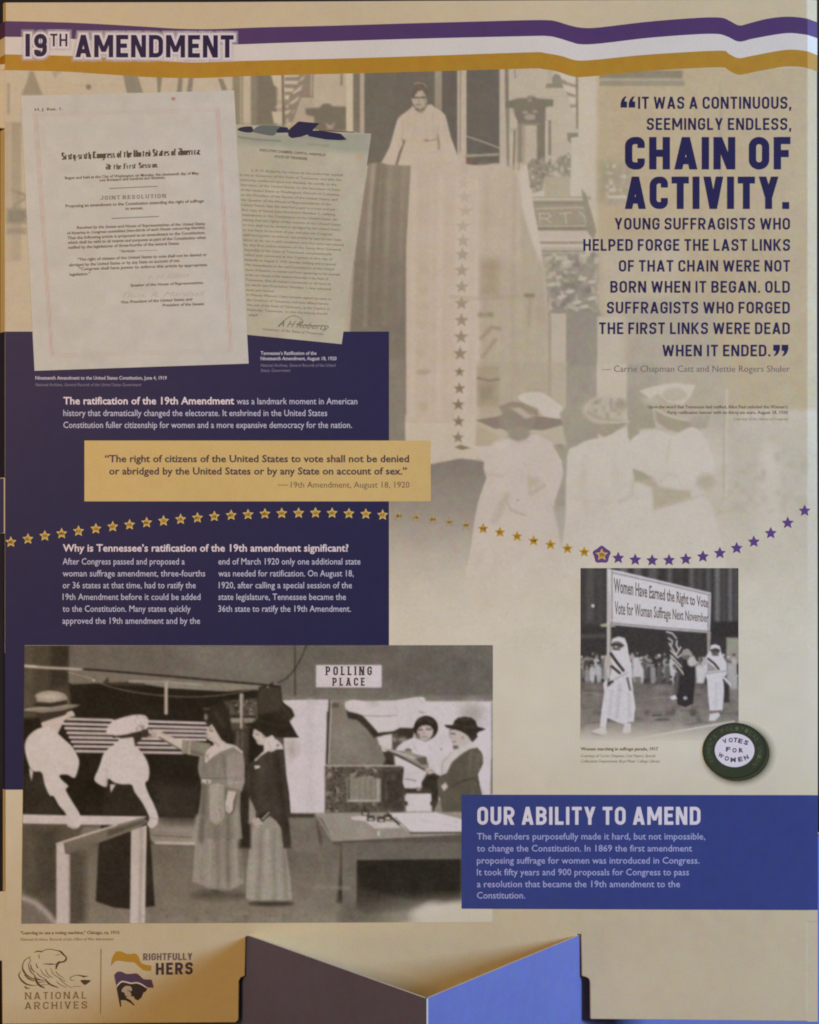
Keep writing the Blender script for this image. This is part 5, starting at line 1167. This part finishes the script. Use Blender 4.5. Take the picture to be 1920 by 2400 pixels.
c.poly([(600, 580), (700, 590), (860, 630), (1030, 660), (1040, 700), (1060, 760), (1020, 800), (900, 730), (760, 650), (640, 605)], (146, 136, 124), feather=2.4); c.line([(620, 590), (760, 625), (920, 680)], 16, (196, 184, 174), feather=4); c.line([(640, 606), (760, 655), (900, 730), (1010, 795)], 16, (70, 61, 50), feather=3); c.poly([(920, 680), (1030, 665), (1040, 740), (980, 740)], (96, 86, 74), feather=4)
c.poly([(1180, 880), (1160, 760), (1200, 680), (1280, 600), (1340, 560), (1480, 500), (1560, 570), (1500, 600), (1400, 640), (1300, 720), (1240, 830), (1210, 860)], (200, 188, 180), feather=2.6); c.line([(1190, 830), (1200, 720), (1290, 620)], 7, (160, 148, 138), feather=3)
c.poly([(1140, 900), (1180, 850), (1240, 830), (1290, 720), (1380, 640), (1470, 585), (1550, 570), (1600, 640), (1605, 690), (1560, 800), (1530, 890), (1590, 1040), (1610, 1240), (1380, 1240), (1200, 1240), (1170, 1080), (1150, 1040)], (92, 84, 69), feather=2.6); c.line([(1480, 620), (1470, 800)], 18, (112, 103, 86), feather=9); c.line([(1290, 960), (1420, 900), (1530, 880)], 12, (66, 59, 47), feather=5); c.line([(1570, 640), (1550, 780)], 20, (108, 99, 84), feather=9); c.poly([(1180, 960), (1230, 920), (1250, 970), (1210, 1010)], SK, feather=3); c.poly([(1030, 790), (1090, 760), (1110, 820), (1060, 845)], SK, feather=3); c.line([(1040, 810), (1100, 800)], 6, (120, 106, 96)); c.poly([(1010, 900), (1060, 850), (1140, 860), (1150, 1040), (1090, 1130), (1080, 990), (1000, 960)], (48, 42, 32), feather=4)
c.poly([(1268, 430), (1285, 395), (1340, 385), (1420, 420), (1470, 470), (1490, 510), (1420, 545), (1345, 585), (1300, 550), (1310, 520), (1282, 505), (1288, 480), (1270, 465)], (192, 177, 167), feather=2.4); c.line([(1282, 428), (1325, 432)], 12, (88, 76, 64), feather=2.4); c.line([(1296, 512), (1330, 510)], 8, (128, 108, 96), feather=2.4); c.poly([(1300, 555), (1345, 550), (1360, 575), (1310, 590)], (90, 80, 68), feather=5); c.ell(1400, 470, 14, 20, (160, 144, 132), feather=4)
c.poly([(1440, 400), (1540, 395), (1535, 480), (1500, 515), (1460, 460)], (56, 48, 38), feather=3)
c.poly([(1215, 350), (1230, 340), (1300, 342), (1318, 295), (1365, 268), (1480, 264), (1530, 298), (1552, 368), (1632, 385), (1560, 412), (1530, 450), (1440, 440), (1380, 405), (1280, 375)], (48, 41, 30), feather=2.2); c.line([(1320, 340), (1440, 360), (1540, 365)], 14, (66, 58, 46), feather=6); c.line([(1360, 285), (1470, 285)], 14, (74, 65, 54), feather=8)
c.line([(1696, 690), (1690, 1040)], 14, (112, 100, 88), feather=4)
c.frame(420, 1480, .44058)
# table
c.poly([(580, 970), (725, 970), (750, 1180), (600, 1180), (590, 1060)], (118, 109, 97), feather=4); c.rect(580, 970, 720, 990, (60, 53, 44), feather=5)
c.poly([(840, 1440), (870, 1100), (1500, 1120), (1500, 1480), (1250, 1480), (1000, 1500)], (60, 53, 44), feather=10); c.poly([(945, 1210), (1500, 1205), (1500, 1440), (1300, 1440), (1100, 1400), (960, 1360)], (40, 36, 27), feather=12)
c.poly([(720, 966), (1500, 960), (1560, 1010), (1500, 1085), (820, 1118)], (152, 142, 129), feather=2.4)
c.poly([(1110, 966), (1362, 962), (1510, 1000), (1510, 1068), (1230, 1072), (1165, 1020)], (208, 197, 193), feather=2.4); c.line([(1230, 1072), (1510, 1070)], 9, (86, 77, 66), feather=3); c.line([(1150, 990), (1230, 1068)], 5, (120, 110, 98)); c.line([(1280, 1000), (1480, 1040)], 4, (186, 174, 168))
c.poly([(915, 985), (990, 980), (1060, 1010), (1150, 1015), (1180, 1045), (1040, 1048), (990, 1010), (918, 1000)], (198, 187, 180), feather=2.4)
for x, y in ((990, 965), (1020, 995), (1075, 1000), (1110, 990)): c.rect(x - 20, y - 16, x + 20, y + 14, (66, 58, 48), feather=3); c.rect(x - 12, y - 2, x + 12, y + 10, (186, 174, 165), feather=2)
c.line([(985, 932), (990, 960)], 10, (60, 52, 43)); c.line([(1110, 970), (1170, 1025)], 10, (52, 45, 37), feather=3); c.rect(1055, 1060, 1068, 1088, (196, 184, 172))
c.poly([(814, 1118), (1505, 1080), (1505, 1128), (820, 1120)], (92, 84, 73), feather=3); c.poly([(868, 1122), (1505, 1122), (1505, 1210), (945, 1216), (868, 1200)], (106, 98, 87), feather=3)
c.poly([(866, 1120), (946, 1150), (942, 1500), (868, 1470)], (114, 105, 93), feather=3); c.poly([(722, 968), (765, 1000), (818, 1112), (830, 1180), (800, 1340), (775, 1310), (762, 1100)], (112, 103, 91), feather=3); c.line([(730, 975), (815, 1112)], 8, (150, 140, 127))
c.rect(860, 1440, 1505, 1560, (94, 87, 74), feather=30, alpha=.7)
for i in range(7):
    x = 1290 + i * 36; c.ell(x, 1510 - (i % 3) * 16, 60, 36, (206, 194, 186), feather=22, alpha=.8)
c.poly([(1180, 1560), (1290, 1530), (1400, 1470), (1510, 1440), (1720, 1440), (1720, 1600), (1180, 1600)], (200, 188, 174), feather=16)
# notice on the wall
c.poly([(728, 178), (1078, 178), (1078, 300), (728, 298)], (206, 194, 194), feather=2)
c.line([(728, 302), (1078, 304)], 4, (86, 78, 68), feather=3)
for x, y in ((860, 1365), (430, 1510), (330, 1500), (240, 1530), (770, 1360), (150, 1545), (460, 1530)): c.ell(x, y, 50, 9, (146, 134, 120), feather=8, alpha=.6)
c.mottle(.14, 9, [(-200, 1480), (700, 1480), (700, 1550), (-200, 1550)], (88, 80, 68))
c.frame(0, 0, 1)
c.blur(1.35)
c.mottle(3.0, 3.0); c.mottle(2.2, 7.0); c.mottle(2.4, 30.0)
U, V = np.meshgrid(c.uu, c.vv)
c.fade(np.clip((U - 860) / 220, 0, 1) * np.clip((V - 2085) / 62, 0, 1), (198, 185, 164))
photo = c.mesh("polling_place_photograph", M_PHOTO, panel, 0.72, quad=[(57.5, 1513), (1155.5, 1512), (1154.5, 2161), (50.5, 2165)])
tag(photo, "black and white photograph of women around a voting machine")
ZQ = lambda x, y: (420 + x * .44058, 1480 + y * .44058)
h = MB()
for s, x0, x1, yb, yt in (("POLLING", 776, 1030, 233, 186), ("PLACE", 812, 992, 289, 246)):
    (u0, vb), (u1, vt) = ZQ(x0, yb), ZQ(x1, yt)
    draw_caps(h, s, u0 + 2, u1 - 2, vb, vb - vt, w=.19, gap=.40, d=.85, rad=.25, serif=.08)
h.build("notice_lettering", INK((66, 56, 52)), photo)
h = MB(); put_text(h, "“Learning to use a voting machine,” Chicago, ca. 1915", (48, 2190), (280, 2189), 7.4, bold=.014)
pc = h.build("caption", INK((112, 88, 74)), panel)
h = MB(); put_text(h, "National Archives, Records of the Office of War Information", (48, 2205), (266, 2204), 6.6, shear=.2); h.build("credit", INK((138, 112, 90)), pc)

# ================================================================ printed photograph: suffrage parade
c = Canvas(1350, 1325, 1745, 1745, 1.7, (62, 56, 52))
c.frame(1320, 1300, .30145)
c.rect(100, 80, 1400, 1020, (58, 52, 48), feather=3)
c.rect(135, 100, 345, 560, (66, 60, 58), feather=10)
for x, w, t in ((210, 60, 86), (290, 40, 76), (470, 60, 118), (580, 60, 104), (700, 70, 98), (830, 40, 100), (900, 60, 66), (1000, 40, 104), (1060, 50, 80), (1130, 36, 96), (1200, 40, 124), (1250, 30, 84), (1300, 34, 118), (1345, 20, 96)):
    c.rect(x - w / 2, 90, x + w / 2, 530, (t, t - 6, t - 12), feather=9, alpha=.8)
c.rect(1150, 520, 1380, 640, (52, 46, 42), feather=8); c.rect(1270, 645, 1380, 850, (150, 140, 122), feather=5); c.rect(135, 620, 330, 650, (84, 76, 70), feather=8)
c.ell(232, 398, 13, 13, (206, 194, 190), feather=3); c.poly([(285, 545), (330, 535), (420, 548), (400, 562), (300, 560)], (170, 165, 130), feather=3)
rg = random.Random(4)
for i in range(150):
    x = rg.uniform(140, 1360); y = rg.uniform(800, 1000)
    if 860 < x < 1020: continue
    t = rg.choice((90, 120, 160, 190, 200)); c.ell(x, y, rg.uniform(7, 16), rg.uniform(9, 24), (t, t - 8, t - 14), feather=3, alpha=.75)
for i in range(26):
    x = rg.uniform(140, 820); y = rg.uniform(760, 860); c.ell(x, y, 10, 12, (150, 138, 128), feather=3, alpha=.7)
rg = random.Random(11)
for row, (yy, n_) in enumerate(((800, 30), (860, 26))):
    for i in range(n_):
        x = 140 + (i + rg.uniform(-.3, .3)) * 1240 / n_; y = yy + rg.uniform(-16, 16)
        t = rg.choice((60, 74, 96, 150, 180, 196)) if x > 500 or x < 300 else rg.choice((70, 110, 170))
        c.poly([(x - 18, y + 30), (x - 8, y + 16), (x + 10, y + 16), (x + 20, y + 32), (x + 22, y + 90), (x + 14, y + 150), (x - 14, y + 150), (x - 20, y + 90)], (t, t - 7, t - 13), feather=3.4, alpha=.9)
        c.ell(x, y, 12, 14, (150, 136, 124), feather=3); c.ell(x, y - 9, 15, 8, rg.choice(((60, 52, 46), (190, 180, 172), (90, 80, 70))), feather=3)
c.poly([(540, 800), (590, 800), (612, 880), (605, 960), (560, 960), (548, 880)], (196, 184, 180), feather=3); c.rect(556, 950, 606, 1010, (120, 110, 102), feather=4); c.ell(536, 795, 20, 22, (170, 152, 142), feather=4)
c.poly([(100, 985), (400, 1000), (1400, 1010), (1400, 1500), (100, 1500)], (108, 98, 89), feather=10, col2=(150, 138, 125))
c.mottle(.35, 16, [(100, 990), (1400, 1000), (1400, 1500), (100, 1500)], (84, 76, 68)); c.mottle(.35, 24, [(100, 1010), (1400, 1010), (1400, 1500), (100, 1500)], (150, 138, 124))
for i in range(34):
    x = rg.uniform(140, 1250); y = rg.uniform(1030, 1380); t = rg.choice((84, 92, 140, 150)); c.line([(x, y), (x + rg.uniform(60, 220), y + rg.uniform(-14, 4))], rg.uniform(5, 10), (t, t - 9, t - 18), feather=4, alpha=.6)
c.line([(700, 1250), (760, 1246)], 12, (64, 56, 50), feather=4); c.line([(720, 1285), (820, 1280)], 9, (84, 76, 68), feather=4)
# poles and banner
c.rect(340, 105, 372, 960, (190, 178, 168), feather=2.4); c.line([(364, 120), (366, 950)], 8, (150, 138, 126))
c.poly([(345, 112), (420, 122), (800, 212), (1150, 296), (1142, 610), (800, 585), (366, 545), (362, 300)], (204, 195, 190), feather=2)
for a in ([(385, 140), (800, 232), (1140, 312)], [(380, 130), (380, 535)], [(372, 530), (800, 570), (1138, 596)], [(1134, 312), (1128, 596)]): c.line(a, 8, (124, 114, 110), feather=2)
c.line([(366, 545), (800, 586), (1140, 610)], 6, (110, 100, 94), feather=2)
c.poly([(1118, 600), (1150, 602), (1140, 770), (1122, 770)], (158, 140, 130), feather=2.4)
# woman at the left
WP = (204, 194, 190)
c.poly([(372, 700), (382, 655), (430, 636), (480, 648), (500, 700), (510, 770), (530, 850), (535, 960), (545, 1060), (562, 1180), (550, 1300), (510, 1300), (470, 1320), (430, 1305), (345, 1270), (330, 1350), (285, 1340), (300, 1200), (320, 1080), (312, 1000), (330, 980), (360, 990), (375, 900)], WP, feather=2.2)
c.ell(420, 705, 46, 30, (96, 84, 76), feather=4); c.line([(375, 700), (468, 706)], 12, (54, 46, 42), feather=3); c.line([(385, 735), (440, 740)], 9, (70, 60, 54), feather=3); c.ell(412, 716, 14, 8, (170, 154, 144), feather=3)
c.line([(372, 770), (420, 840), (468, 900)], 22, (58, 50, 46), feather=2.4); c.line([(368, 860), (440, 920)], 20, (56, 48, 44), feather=2.4); c.line([(370, 815), (450, 905)], 14, (210, 200, 196), feather=2)
c.line([(500, 960), (520, 1050)], 14, (84, 74, 66), feather=4); c.poly([(345, 990), (390, 975), (395, 990), (345, 1030)], (70, 60, 54), feather=3); c.line([(400, 970), (500, 920)], 8, (160, 150, 146), feather=4); c.line([(440, 1020), (420, 1260)], 20, (178, 168, 166), feather=10); c.line([(510, 1080), (520, 1260)], 16, (184, 174, 170), feather=9); c.line([(380, 1060), (360, 1240)], 14, (182, 172, 168), feather=9)
c.poly([(325, 780), (372, 790), (376, 860), (340, 890), (318, 870)], (180, 164, 152), feather=3)
c.poly([(218, 1376), (280, 1350), (330, 1335), (342, 1390), (300, 1402)], WP, feather=2.2); c.line([(222, 1386), (300, 1406)], 8, (60, 52, 46)); c.poly([(480, 1310), (525, 1310), (528, 1380), (500, 1392), (460, 1385)], WP, feather=2.2)
# flag and bearer
c.poly([(800, 590), (850, 598), (890, 660), (920, 730), (915, 800), (935, 880), (945, 945), (910, 925), (870, 860), (838, 780), (818, 690)], (66, 58, 55), feather=2.2)
for a in ([(806, 600), (850, 612), (880, 650)], [(820, 650), (850, 670), (845, 700)], [(825, 690), (880, 780), (915, 720)], [(885, 670), (880, 700), (900, 740)], [(838, 745), (890, 800), (918, 780)], [(845, 790), (900, 850), (918, 870)], [(860, 835), (905, 885), (938, 930)]): c.line(a, 12, (198, 188, 182), feather=2.2, alpha=.95)
c.poly([(925, 800), (960, 790), (1010, 810), (1030, 880), (1025, 1000), (1010, 1160), (950, 1185), (890, 1165), (870, 1040), (860, 960), (880, 920), (940, 940)], (50, 44, 42), feather=3); c.line([(890, 930), (870, 1090)], 30, (96, 88, 82), feather=8); c.ell(1000, 830, 34, 40, (186, 174, 166), feather=5); c.poly([(915, 775), (935, 738), (970, 730), (1000, 760), (1012, 790), (940, 785)], (150, 140, 128), feather=2.4); c.ell(955, 800, 26, 18, (110, 98, 88), feather=4)
c.poly([(830, 1110), (870, 1090), (890, 1120), (850, 1130)], WP); c.ell(950, 1115, 16, 14, (180, 170, 164), feather=3)
c.poly([(1030, 870), (1090, 850), (1120, 900), (1090, 1000), (1040, 1000)], (196, 186, 180), feather=5)
# woman at the right
c.poly([(1275, 840), (1340, 850), (1362, 980), (1350, 1050), (1290, 1040)], (170, 160, 152), feather=6); c.rect(1250, 1000, 1292, 1150, (56, 48, 44), feather=5)
c.poly([(1140, 745), (1150, 705), (1185, 696), (1220, 712), (1235, 780), (1270, 840), (1275, 920), (1245, 960), (1252, 1060), (1240, 1210), (1140, 1215), (1128, 1100), (1118, 960), (1110, 900), (1090, 860), (1105, 800)], WP, feather=2.2)
c.ell(1184, 752, 34, 26, (92, 80, 72), feather=3); c.line([(1146, 742), (1216, 744)], 10, (56, 48, 43), feather=2.6); c.line([(1160, 780), (1205, 782)], 9, (76, 66, 60), feather=3)
c.line([(1130, 810), (1180, 850), (1210, 890)], 16, (60, 52, 48), feather=2.4); c.poly([(1120, 830), (1180, 880), (1200, 900), (1120, 910)], (150, 140, 134), feather=3); c.line([(1110, 925), (1270, 905)], 9, (150, 140, 134), feather=3); c.line([(1255, 960), (1300, 1010)], 20, (196, 186, 182), feather=2.4); c.line([(1245, 975), (1285, 1030)], 8, (58, 50, 46)); c.poly([(1060, 880), (1090, 800), (1120, 795), (1110, 860)], (176, 164, 154), feather=3)
c.line([(1190, 1000), (1186, 1190)], 12, (184, 174, 170), feather=8); c.rect(1145, 1215, 1225, 1232, (130, 108, 98), feather=4); c.poly([(1140, 1240), (1210, 1228), (1222, 1250), (1180, 1292), (1132, 1292)], WP, feather=2)
# kerb line and the fading foot of the picture
c.poly([(100, 1480), (560, 1432), (1330, 1300), (1420, 1290), (1420, 1540), (100, 1540)], (150, 139, 126), feather=4)
c.line([(560, 1432), (900, 1372), (1330, 1296)], 12, (206, 196, 186), feather=2.4)
c.frame(0, 0, 1)
c.blur(1.1)
c.mottle(3.0, 2.6); c.mottle(2.4, 6.0)
U, V = np.meshgrid(c.uu, c.vv)
c.fade(np.clip((V - 1690) / 44, 0, 1), (197, 184, 164))
par = c.mesh("parade_photograph", M_PHOTO, panel, 0.45, quad=[(1361, 1331.5), (1731, 1331.5), (1731.5, 1735), (1361, 1735)])
tag(par, "black and white photograph of women marching with a banner")
ZP = lambda x, y: (1320 + x * .30145, 1300 + y * .30145)
h = MB()
quad_text(h, "Women Have Earned the Right to Vote", [ZP(395, 172), ZP(1130, 332), ZP(1128, 432), ZP(395, 322)], bold=.02, d=.62)
quad_text(h, "Vote for Woman Suffrage Next November", [ZP(402, 352), ZP(1132, 452), ZP(1130, 545), ZP(402, 492)], bold=.014, d=.62)
h.build("banner_lettering", INK((112, 101, 98)), par)
h = MB(); put_text(h, "Women marching in suffrage parade, 1917", (1362, 1758.8), (1543, 1758.8), 7.4, bold=.016); pc = h.build("caption", INK((112, 100, 88)), panel)
h = MB(); put_text(h, "Courtesy of Carrie Chapman Catt Papers, Special", (1362, 1774.6), (1537, 1774.6), 6.8, shear=.2); put_text(h, "Collections Department, Bryn Mawr College Library", (1362, 1787.2), (1548, 1787.2), 6.8, shear=.2)
h.build("credit", INK((146, 134, 120)), pc)

# ================================================================ printed campaign button
c = Canvas(1630, 1680, 1825, 1850, 1.6, (197, 184, 164))
BXC, BYC = 1722.0, 1759.5
h = MB(); h.poly([(BXC + 75 * math.cos(a), BYC + 65.5 * math.sin(a)) for a in np.linspace(0, 2 * math.pi, 73)[:-1]], 1.05)
badge = h.build("campaign_button", ink_material("button_green", (54, 58, 40), rough=.45, noise=.3), panel)
tag(badge, "green and white VOTES FOR WOMEN button printed over the parade photograph")
for i, (r, dx, dy, a) in enumerate(((1.0, 7, 6, .30), (1.04, 8, 7, .20), (1.09, 8, 7, .14), (1.14, 9, 7, .10), (1.2, 9, 7, .07))):  # the button's drop shadow, drawn in ink as translucent discs offset down right
    h = MB(); h.poly([(BXC + dx + 75 * r * math.cos(t), BYC + dy + 65.5 * r * math.sin(t)) for t in np.linspace(0, 2 * math.pi, 73)[:-1]], 1.0 - i * .03)
    h.build("printed_drop_shadow", INK((92, 88, 62), alpha=a), badge)
h = MB(); h.strip([(BXC + 75 * math.cos(a), BYC + 65.5 * math.sin(a)) for a in np.linspace(0, 2 * math.pi, 73)], [(BXC + 71 * math.cos(a), BYC + 62 * math.sin(a)) for a in np.linspace(0, 2 * math.pi, 73)], 1.10); h.build("rim", INK((38, 44, 28)), badge)
h = MB(); h.poly([(1722 + 46.5 * math.cos(a), 1758.5 + 39.5 * math.sin(a)) for a in np.linspace(0, 2 * math.pi, 73)[:-1]], 1.15); ctr = h.build("button_centre", INK((208, 199, 206)), badge)
h = MB()
ZB = lambda x, y: (1600 + x * .13913, 1660 + y * .13913)
def letter(ch, x, y, ang, cap, wd, mb, d, bold=.045):
    a = math.radians(ang); cx, cy = ZB(x, y); dx, dy = math.cos(a) * wd / 2, math.sin(a) * wd / 2
    ux, uy = math.sin(a) * cap / 2, -math.cos(a) * cap / 2
    put_text(mb, ch, (cx - dx - ux, cy - dy - uy), (cx + dx - ux, cy + dy - uy), cap, bold=bold, d=d)
for ch, x, y, a in (("V", 712, 552, -22), ("O", 812, 536, -8), ("T", 893, 534, 6), ("E", 975, 552, 16), ("S", 1072, 578, 24), ("F", 768, 690, 4), ("O", 875, 708, 2), ("R", 985, 708, -2),
                    ("W", 645, 796, 34), ("O", 745, 845, 14), ("M", 852, 868, 0), ("E", 972, 858, -12), ("N", 1072, 828, -26)):
    letter(ch, x, y, a, 9.6, 10.5 if ch not in "WM" else 12.5, h, 1.2)
h.build("button_lettering", INK((78, 64, 72)), ctr)
h = MB()
ring = "WOMEN’S POLITICAL UNION"
for i, ch in enumerate(ring):
    if ch == ' ': continue
    a = math.radians(-208 + i * 11.2)
    letter(ch, (1722 + 60 * math.cos(a) - 1600) / .13913, (1759 + 52 * math.sin(a) - 1660) / .13913, math.degrees(a) + 90, 9, 7.5, h, 1.12, 0)
h.build("ring_lettering", INK((84, 88, 62)), badge)

# ================================================================ blue text block
h = MB(); h.poly([(1082, 1862.5), (1500, 1863), (1893, 1863.5), (1893, 2133), (1082, 2130)], .95); blue = h.build("blue_block", M_BLUE, panel)
h = MB(); h.strip([(1893, 1863.5), (1917.5, 1864)], [(1893, 2133), (1917.5, 2133)], .5); h.build("blue_edge", M_BLUE, blue)
h = MB(); draw_caps(h, "OUR ABILITY TO AMEND", 1119, 1642, 1933, 42, w=.185, gap=.14, rad=.24, d=1.1); h.build("bold_lettering", INK((208, 203, 216)), blue)
h = MB()
for s, x1, y in (("The Founders purposefully made it hard, but not impossible,", 1653, 1967.6), ("to change the Constitution. In 1869 the first amendment", 1622, 1995.6), ("proposing suffrage for women was introduced in Congress.", 1639.4, 2024),
                 ("It took fifty years and 900 proposals for Congress to pass", 1615, 2051.4), ("a resolution that became the 19th amendment to the", 1594, 2079.3), ("Constitution.", 1231, 2105.8)):
    put_text(h, s, (1118, y), (x1, y), 15, bold=.006, d=1.1)
h.build("lettering", INK((160, 158, 196)), blue)

# ================================================================ the two logos at the foot
ZE = lambda x, y: (30 + x * .12754, 2200 + y * .12754)
h = MB(); INKD = (74, 60, 40)
def brush(pts, ws, d=.6):
    q = smooth(pts, False, 5); n = len(q)
    w = [float(np.interp(i / (n - 1), np.linspace(0, 1, len(ws)), ws)) * .12754 for i in range(n)]
    v, f = stroke_mesh([ZE(*p) for p in q], w); h.mesh2d(v, f, d)
EAGLE = [([(395, 258), (450, 232), (545, 240)], (6, 22, 18)), ([(520, 250), (600, 205), (700, 195), (800, 215), (870, 232), (930, 290), (985, 350), (960, 410), (900, 430), (850, 440)], (10, 12, 12, 14, 34, 20, 30, 26, 26)),
         ([(870, 425), (820, 470), (795, 560)], (40, 40, 20)), ([(560, 465), (690, 468), (790, 470)], (6, 24, 8)),
         ([(330, 330), (230, 390), (185, 480), (190, 580), (260, 670), (380, 740), (560, 765), (620, 760)], (8, 10, 12, 24, 22, 16, 12, 8)),
         ([(110, 640), (130, 720), (200, 800), (290, 850), (420, 862)], (8, 22, 30, 22, 6)), ([(220, 880), (260, 910), (320, 912)], (24, 24, 4)), ([(215, 660), (290, 735), (400, 780)], (14, 24, 12)),
         ([(200, 580), (270, 680), (400, 745)], (20, 14, 8)), ([(400, 670), (440, 790), (510, 870), (590, 905)], (12, 38, 32, 12)), ([(600, 740), (660, 820), (740, 865), (840, 900)], (10, 30, 26, 10)),
         ([(290, 470), (320, 590), (400, 670)], (8, 16, 12)), ([(330, 470), (350, 560), (420, 620)], (8, 20, 8)), ([(430, 450), (450, 520), (480, 545)], (6, 16, 6)), ([(440, 620), (500, 690), (600, 740)], (8, 12, 8)),
         ([(430, 720), (520, 760), (620, 765)], (14, 10, 6)), ([(510, 560), (570, 660), (680, 720)], (6, 10, 8)), ([(600, 560), (650, 660), (740, 720)], (6, 10, 6)), ([(700, 540), (740, 640), (850, 720), (980, 790)], (6, 8, 8, 6)),
         ([(790, 600), (850, 670), (950, 730)], (8, 10, 5)), ([(800, 780), (880, 850), (1000, 900)], (6, 9, 5)), ([(850, 730), (960, 830), (1060, 890)], (6, 9, 5)), ([(1130, 770), (1070, 760), (1060, 720), (1110, 690), (1200, 670), (1290, 690), (1390, 690)], (8, 8, 8, 10, 12, 26, 6)),
         ([(470, 800), (560, 800), (640, 790)], (14, 10, 5)), ([(420, 860), (560, 850), (660, 840)], (6, 10, 5)), ([(320, 420), (290, 480)], (8, 8)), ([(490, 290), (480, 330), (500, 370)], (6, 10, 5)), ([(1060, 900), (1150, 875), (1260, 880)], (6, 8, 5)),
         ([(860, 290), (820, 300), (780, 300)], (14, 8, 4)), ([(150, 600), (120, 650), (130, 720)], (8, 8, 8)), ([(300, 340), (330, 400), (310, 440)], (6, 8, 5))]
for i, (pts, ws) in enumerate(EAGLE): brush(pts, ws, .6 + i * .004)
h.poly([ZE(*p) for p in ((1240, 770), (1290, 755), (1420, 762), (1430, 785), (1375, 825), (1330, 855), (1290, 830))], .6); h.poly([ZE(*p) for p in ((1240, 680), (1320, 680), (1350, 698), (1310, 715))], .61)
logo = tag(h.build("archives_logo", INK(INKD), panel), "dark line drawing of an eagle above NATIONAL ARCHIVES")
h = MB()
draw_caps(h, "NATIONAL", 59.5, 202.5, 2342.5, 16.5, w=.13, gap=.42, rad=.42, serif=.06, wide=1.25, base1=2340.5)
draw_caps(h, "ARCHIVES", 59, 204, 2365.5, 16.5, w=.13, gap=.42, rad=.42, serif=.06, wide=1.2, base1=2363.5)
h.build("logo_lettering", INK((116, 92, 58)), logo)
h = MB(); h.poly([(236.2, 2224), (238.2, 2224), (236.8, 2376), (234.8, 2376)], .6); h.build("divider_line", INK((150, 120, 86)), panel)
ZH = lambda x, y: (240 + x * .13913, 2210 + y * .13913)
h = MB(); h.poly([ZH(*p) for p in [(150, 385), (160, 300), (185, 220)] + smooth([(185, 220), (240, 148), (320, 145), (400, 180), (480, 185), (560, 180), (610, 230), (650, 330), (740, 370), (825, 378)], False, 4) + smooth([(822, 470), (740, 470), (670, 440), (590, 370), (540, 330), (440, 322), (300, 300), (220, 310), (150, 385)], False, 4)], .6)
logo2 = tag(h.build("flag_logo", INK((170, 124, 44)), panel), "small waving gold and purple flag with a woman's profile")
h = MB(); h.poly([ZH(*p) for p in [(235, 720), (200, 540)] + smooth([(200, 540), (260, 485), (330, 488), (400, 520), (480, 520), (580, 515), (640, 560), (700, 610), (830, 618)], False, 4) + [(868, 755)] + smooth([(868, 755), (740, 745), (660, 690), (580, 660), (480, 670), (400, 650), (320, 650), (235, 720)], False, 4)], .6); h.build("purple_field", INK((82, 62, 84)), logo2)
h = MB(); h.poly([ZH(*p) for p in [(240, 760)] + smooth([(250, 745), (320, 670), (400, 672), (480, 690), (580, 680), (660, 710), (755, 770)], False, 4) + [(735, 820), (690, 840), (660, 920), (600, 970), (545, 945), (530, 905), (480, 900), (430, 915), (390, 920), (470, 960), (540, 1040), (535, 1058), (470, 1010), (390, 965), (310, 965), (320, 1075), (300, 1078)]], .6)
hd = h.build("profile_head", INK((58, 48, 46)), logo2)
h = MB(); h.poly([ZH(*p) for p in smooth([(340, 770), (400, 725), (480, 740), (500, 800), (470, 830), (490, 880), (440, 915), (390, 890), (370, 840), (325, 820)], True, 4)], .66); h.build("profile_face", INK((176, 158, 142)), hd)
h = MB(); v, f = stroke_mesh([ZH(*p) for p in smooth([(250, 720), (320, 655), (400, 660), (480, 680), (580, 672), (660, 700), (740, 750)], False, 5)], 3.2); h.mesh2d(v, f, .70); h.build("white_stripe", INK((206, 190, 182)), logo2)
h = MB(); v, f = stroke_mesh([ZH(420, 805), ZH(490, 815)], 2.0); h.mesh2d(v, f, .72); h.build("eye_line", INK((80, 66, 60)), hd)
h = MB(); draw_caps(h, "RIGHTFULLY", 336, 451, 2251, 16.5, w=.19, gap=.14, d=.6, base1=2250); h.build("logo_lettering", INK((104, 88, 90)), logo2)
h = MB(); draw_caps(h, "HERS", 365.5, 452, 2285, 28, w=.2, gap=.16, d=.6, base1=2283.5); h.build("logo_lettering", INK((70, 54, 62)), logo2)
bpy.data.objects.remove(_fo)
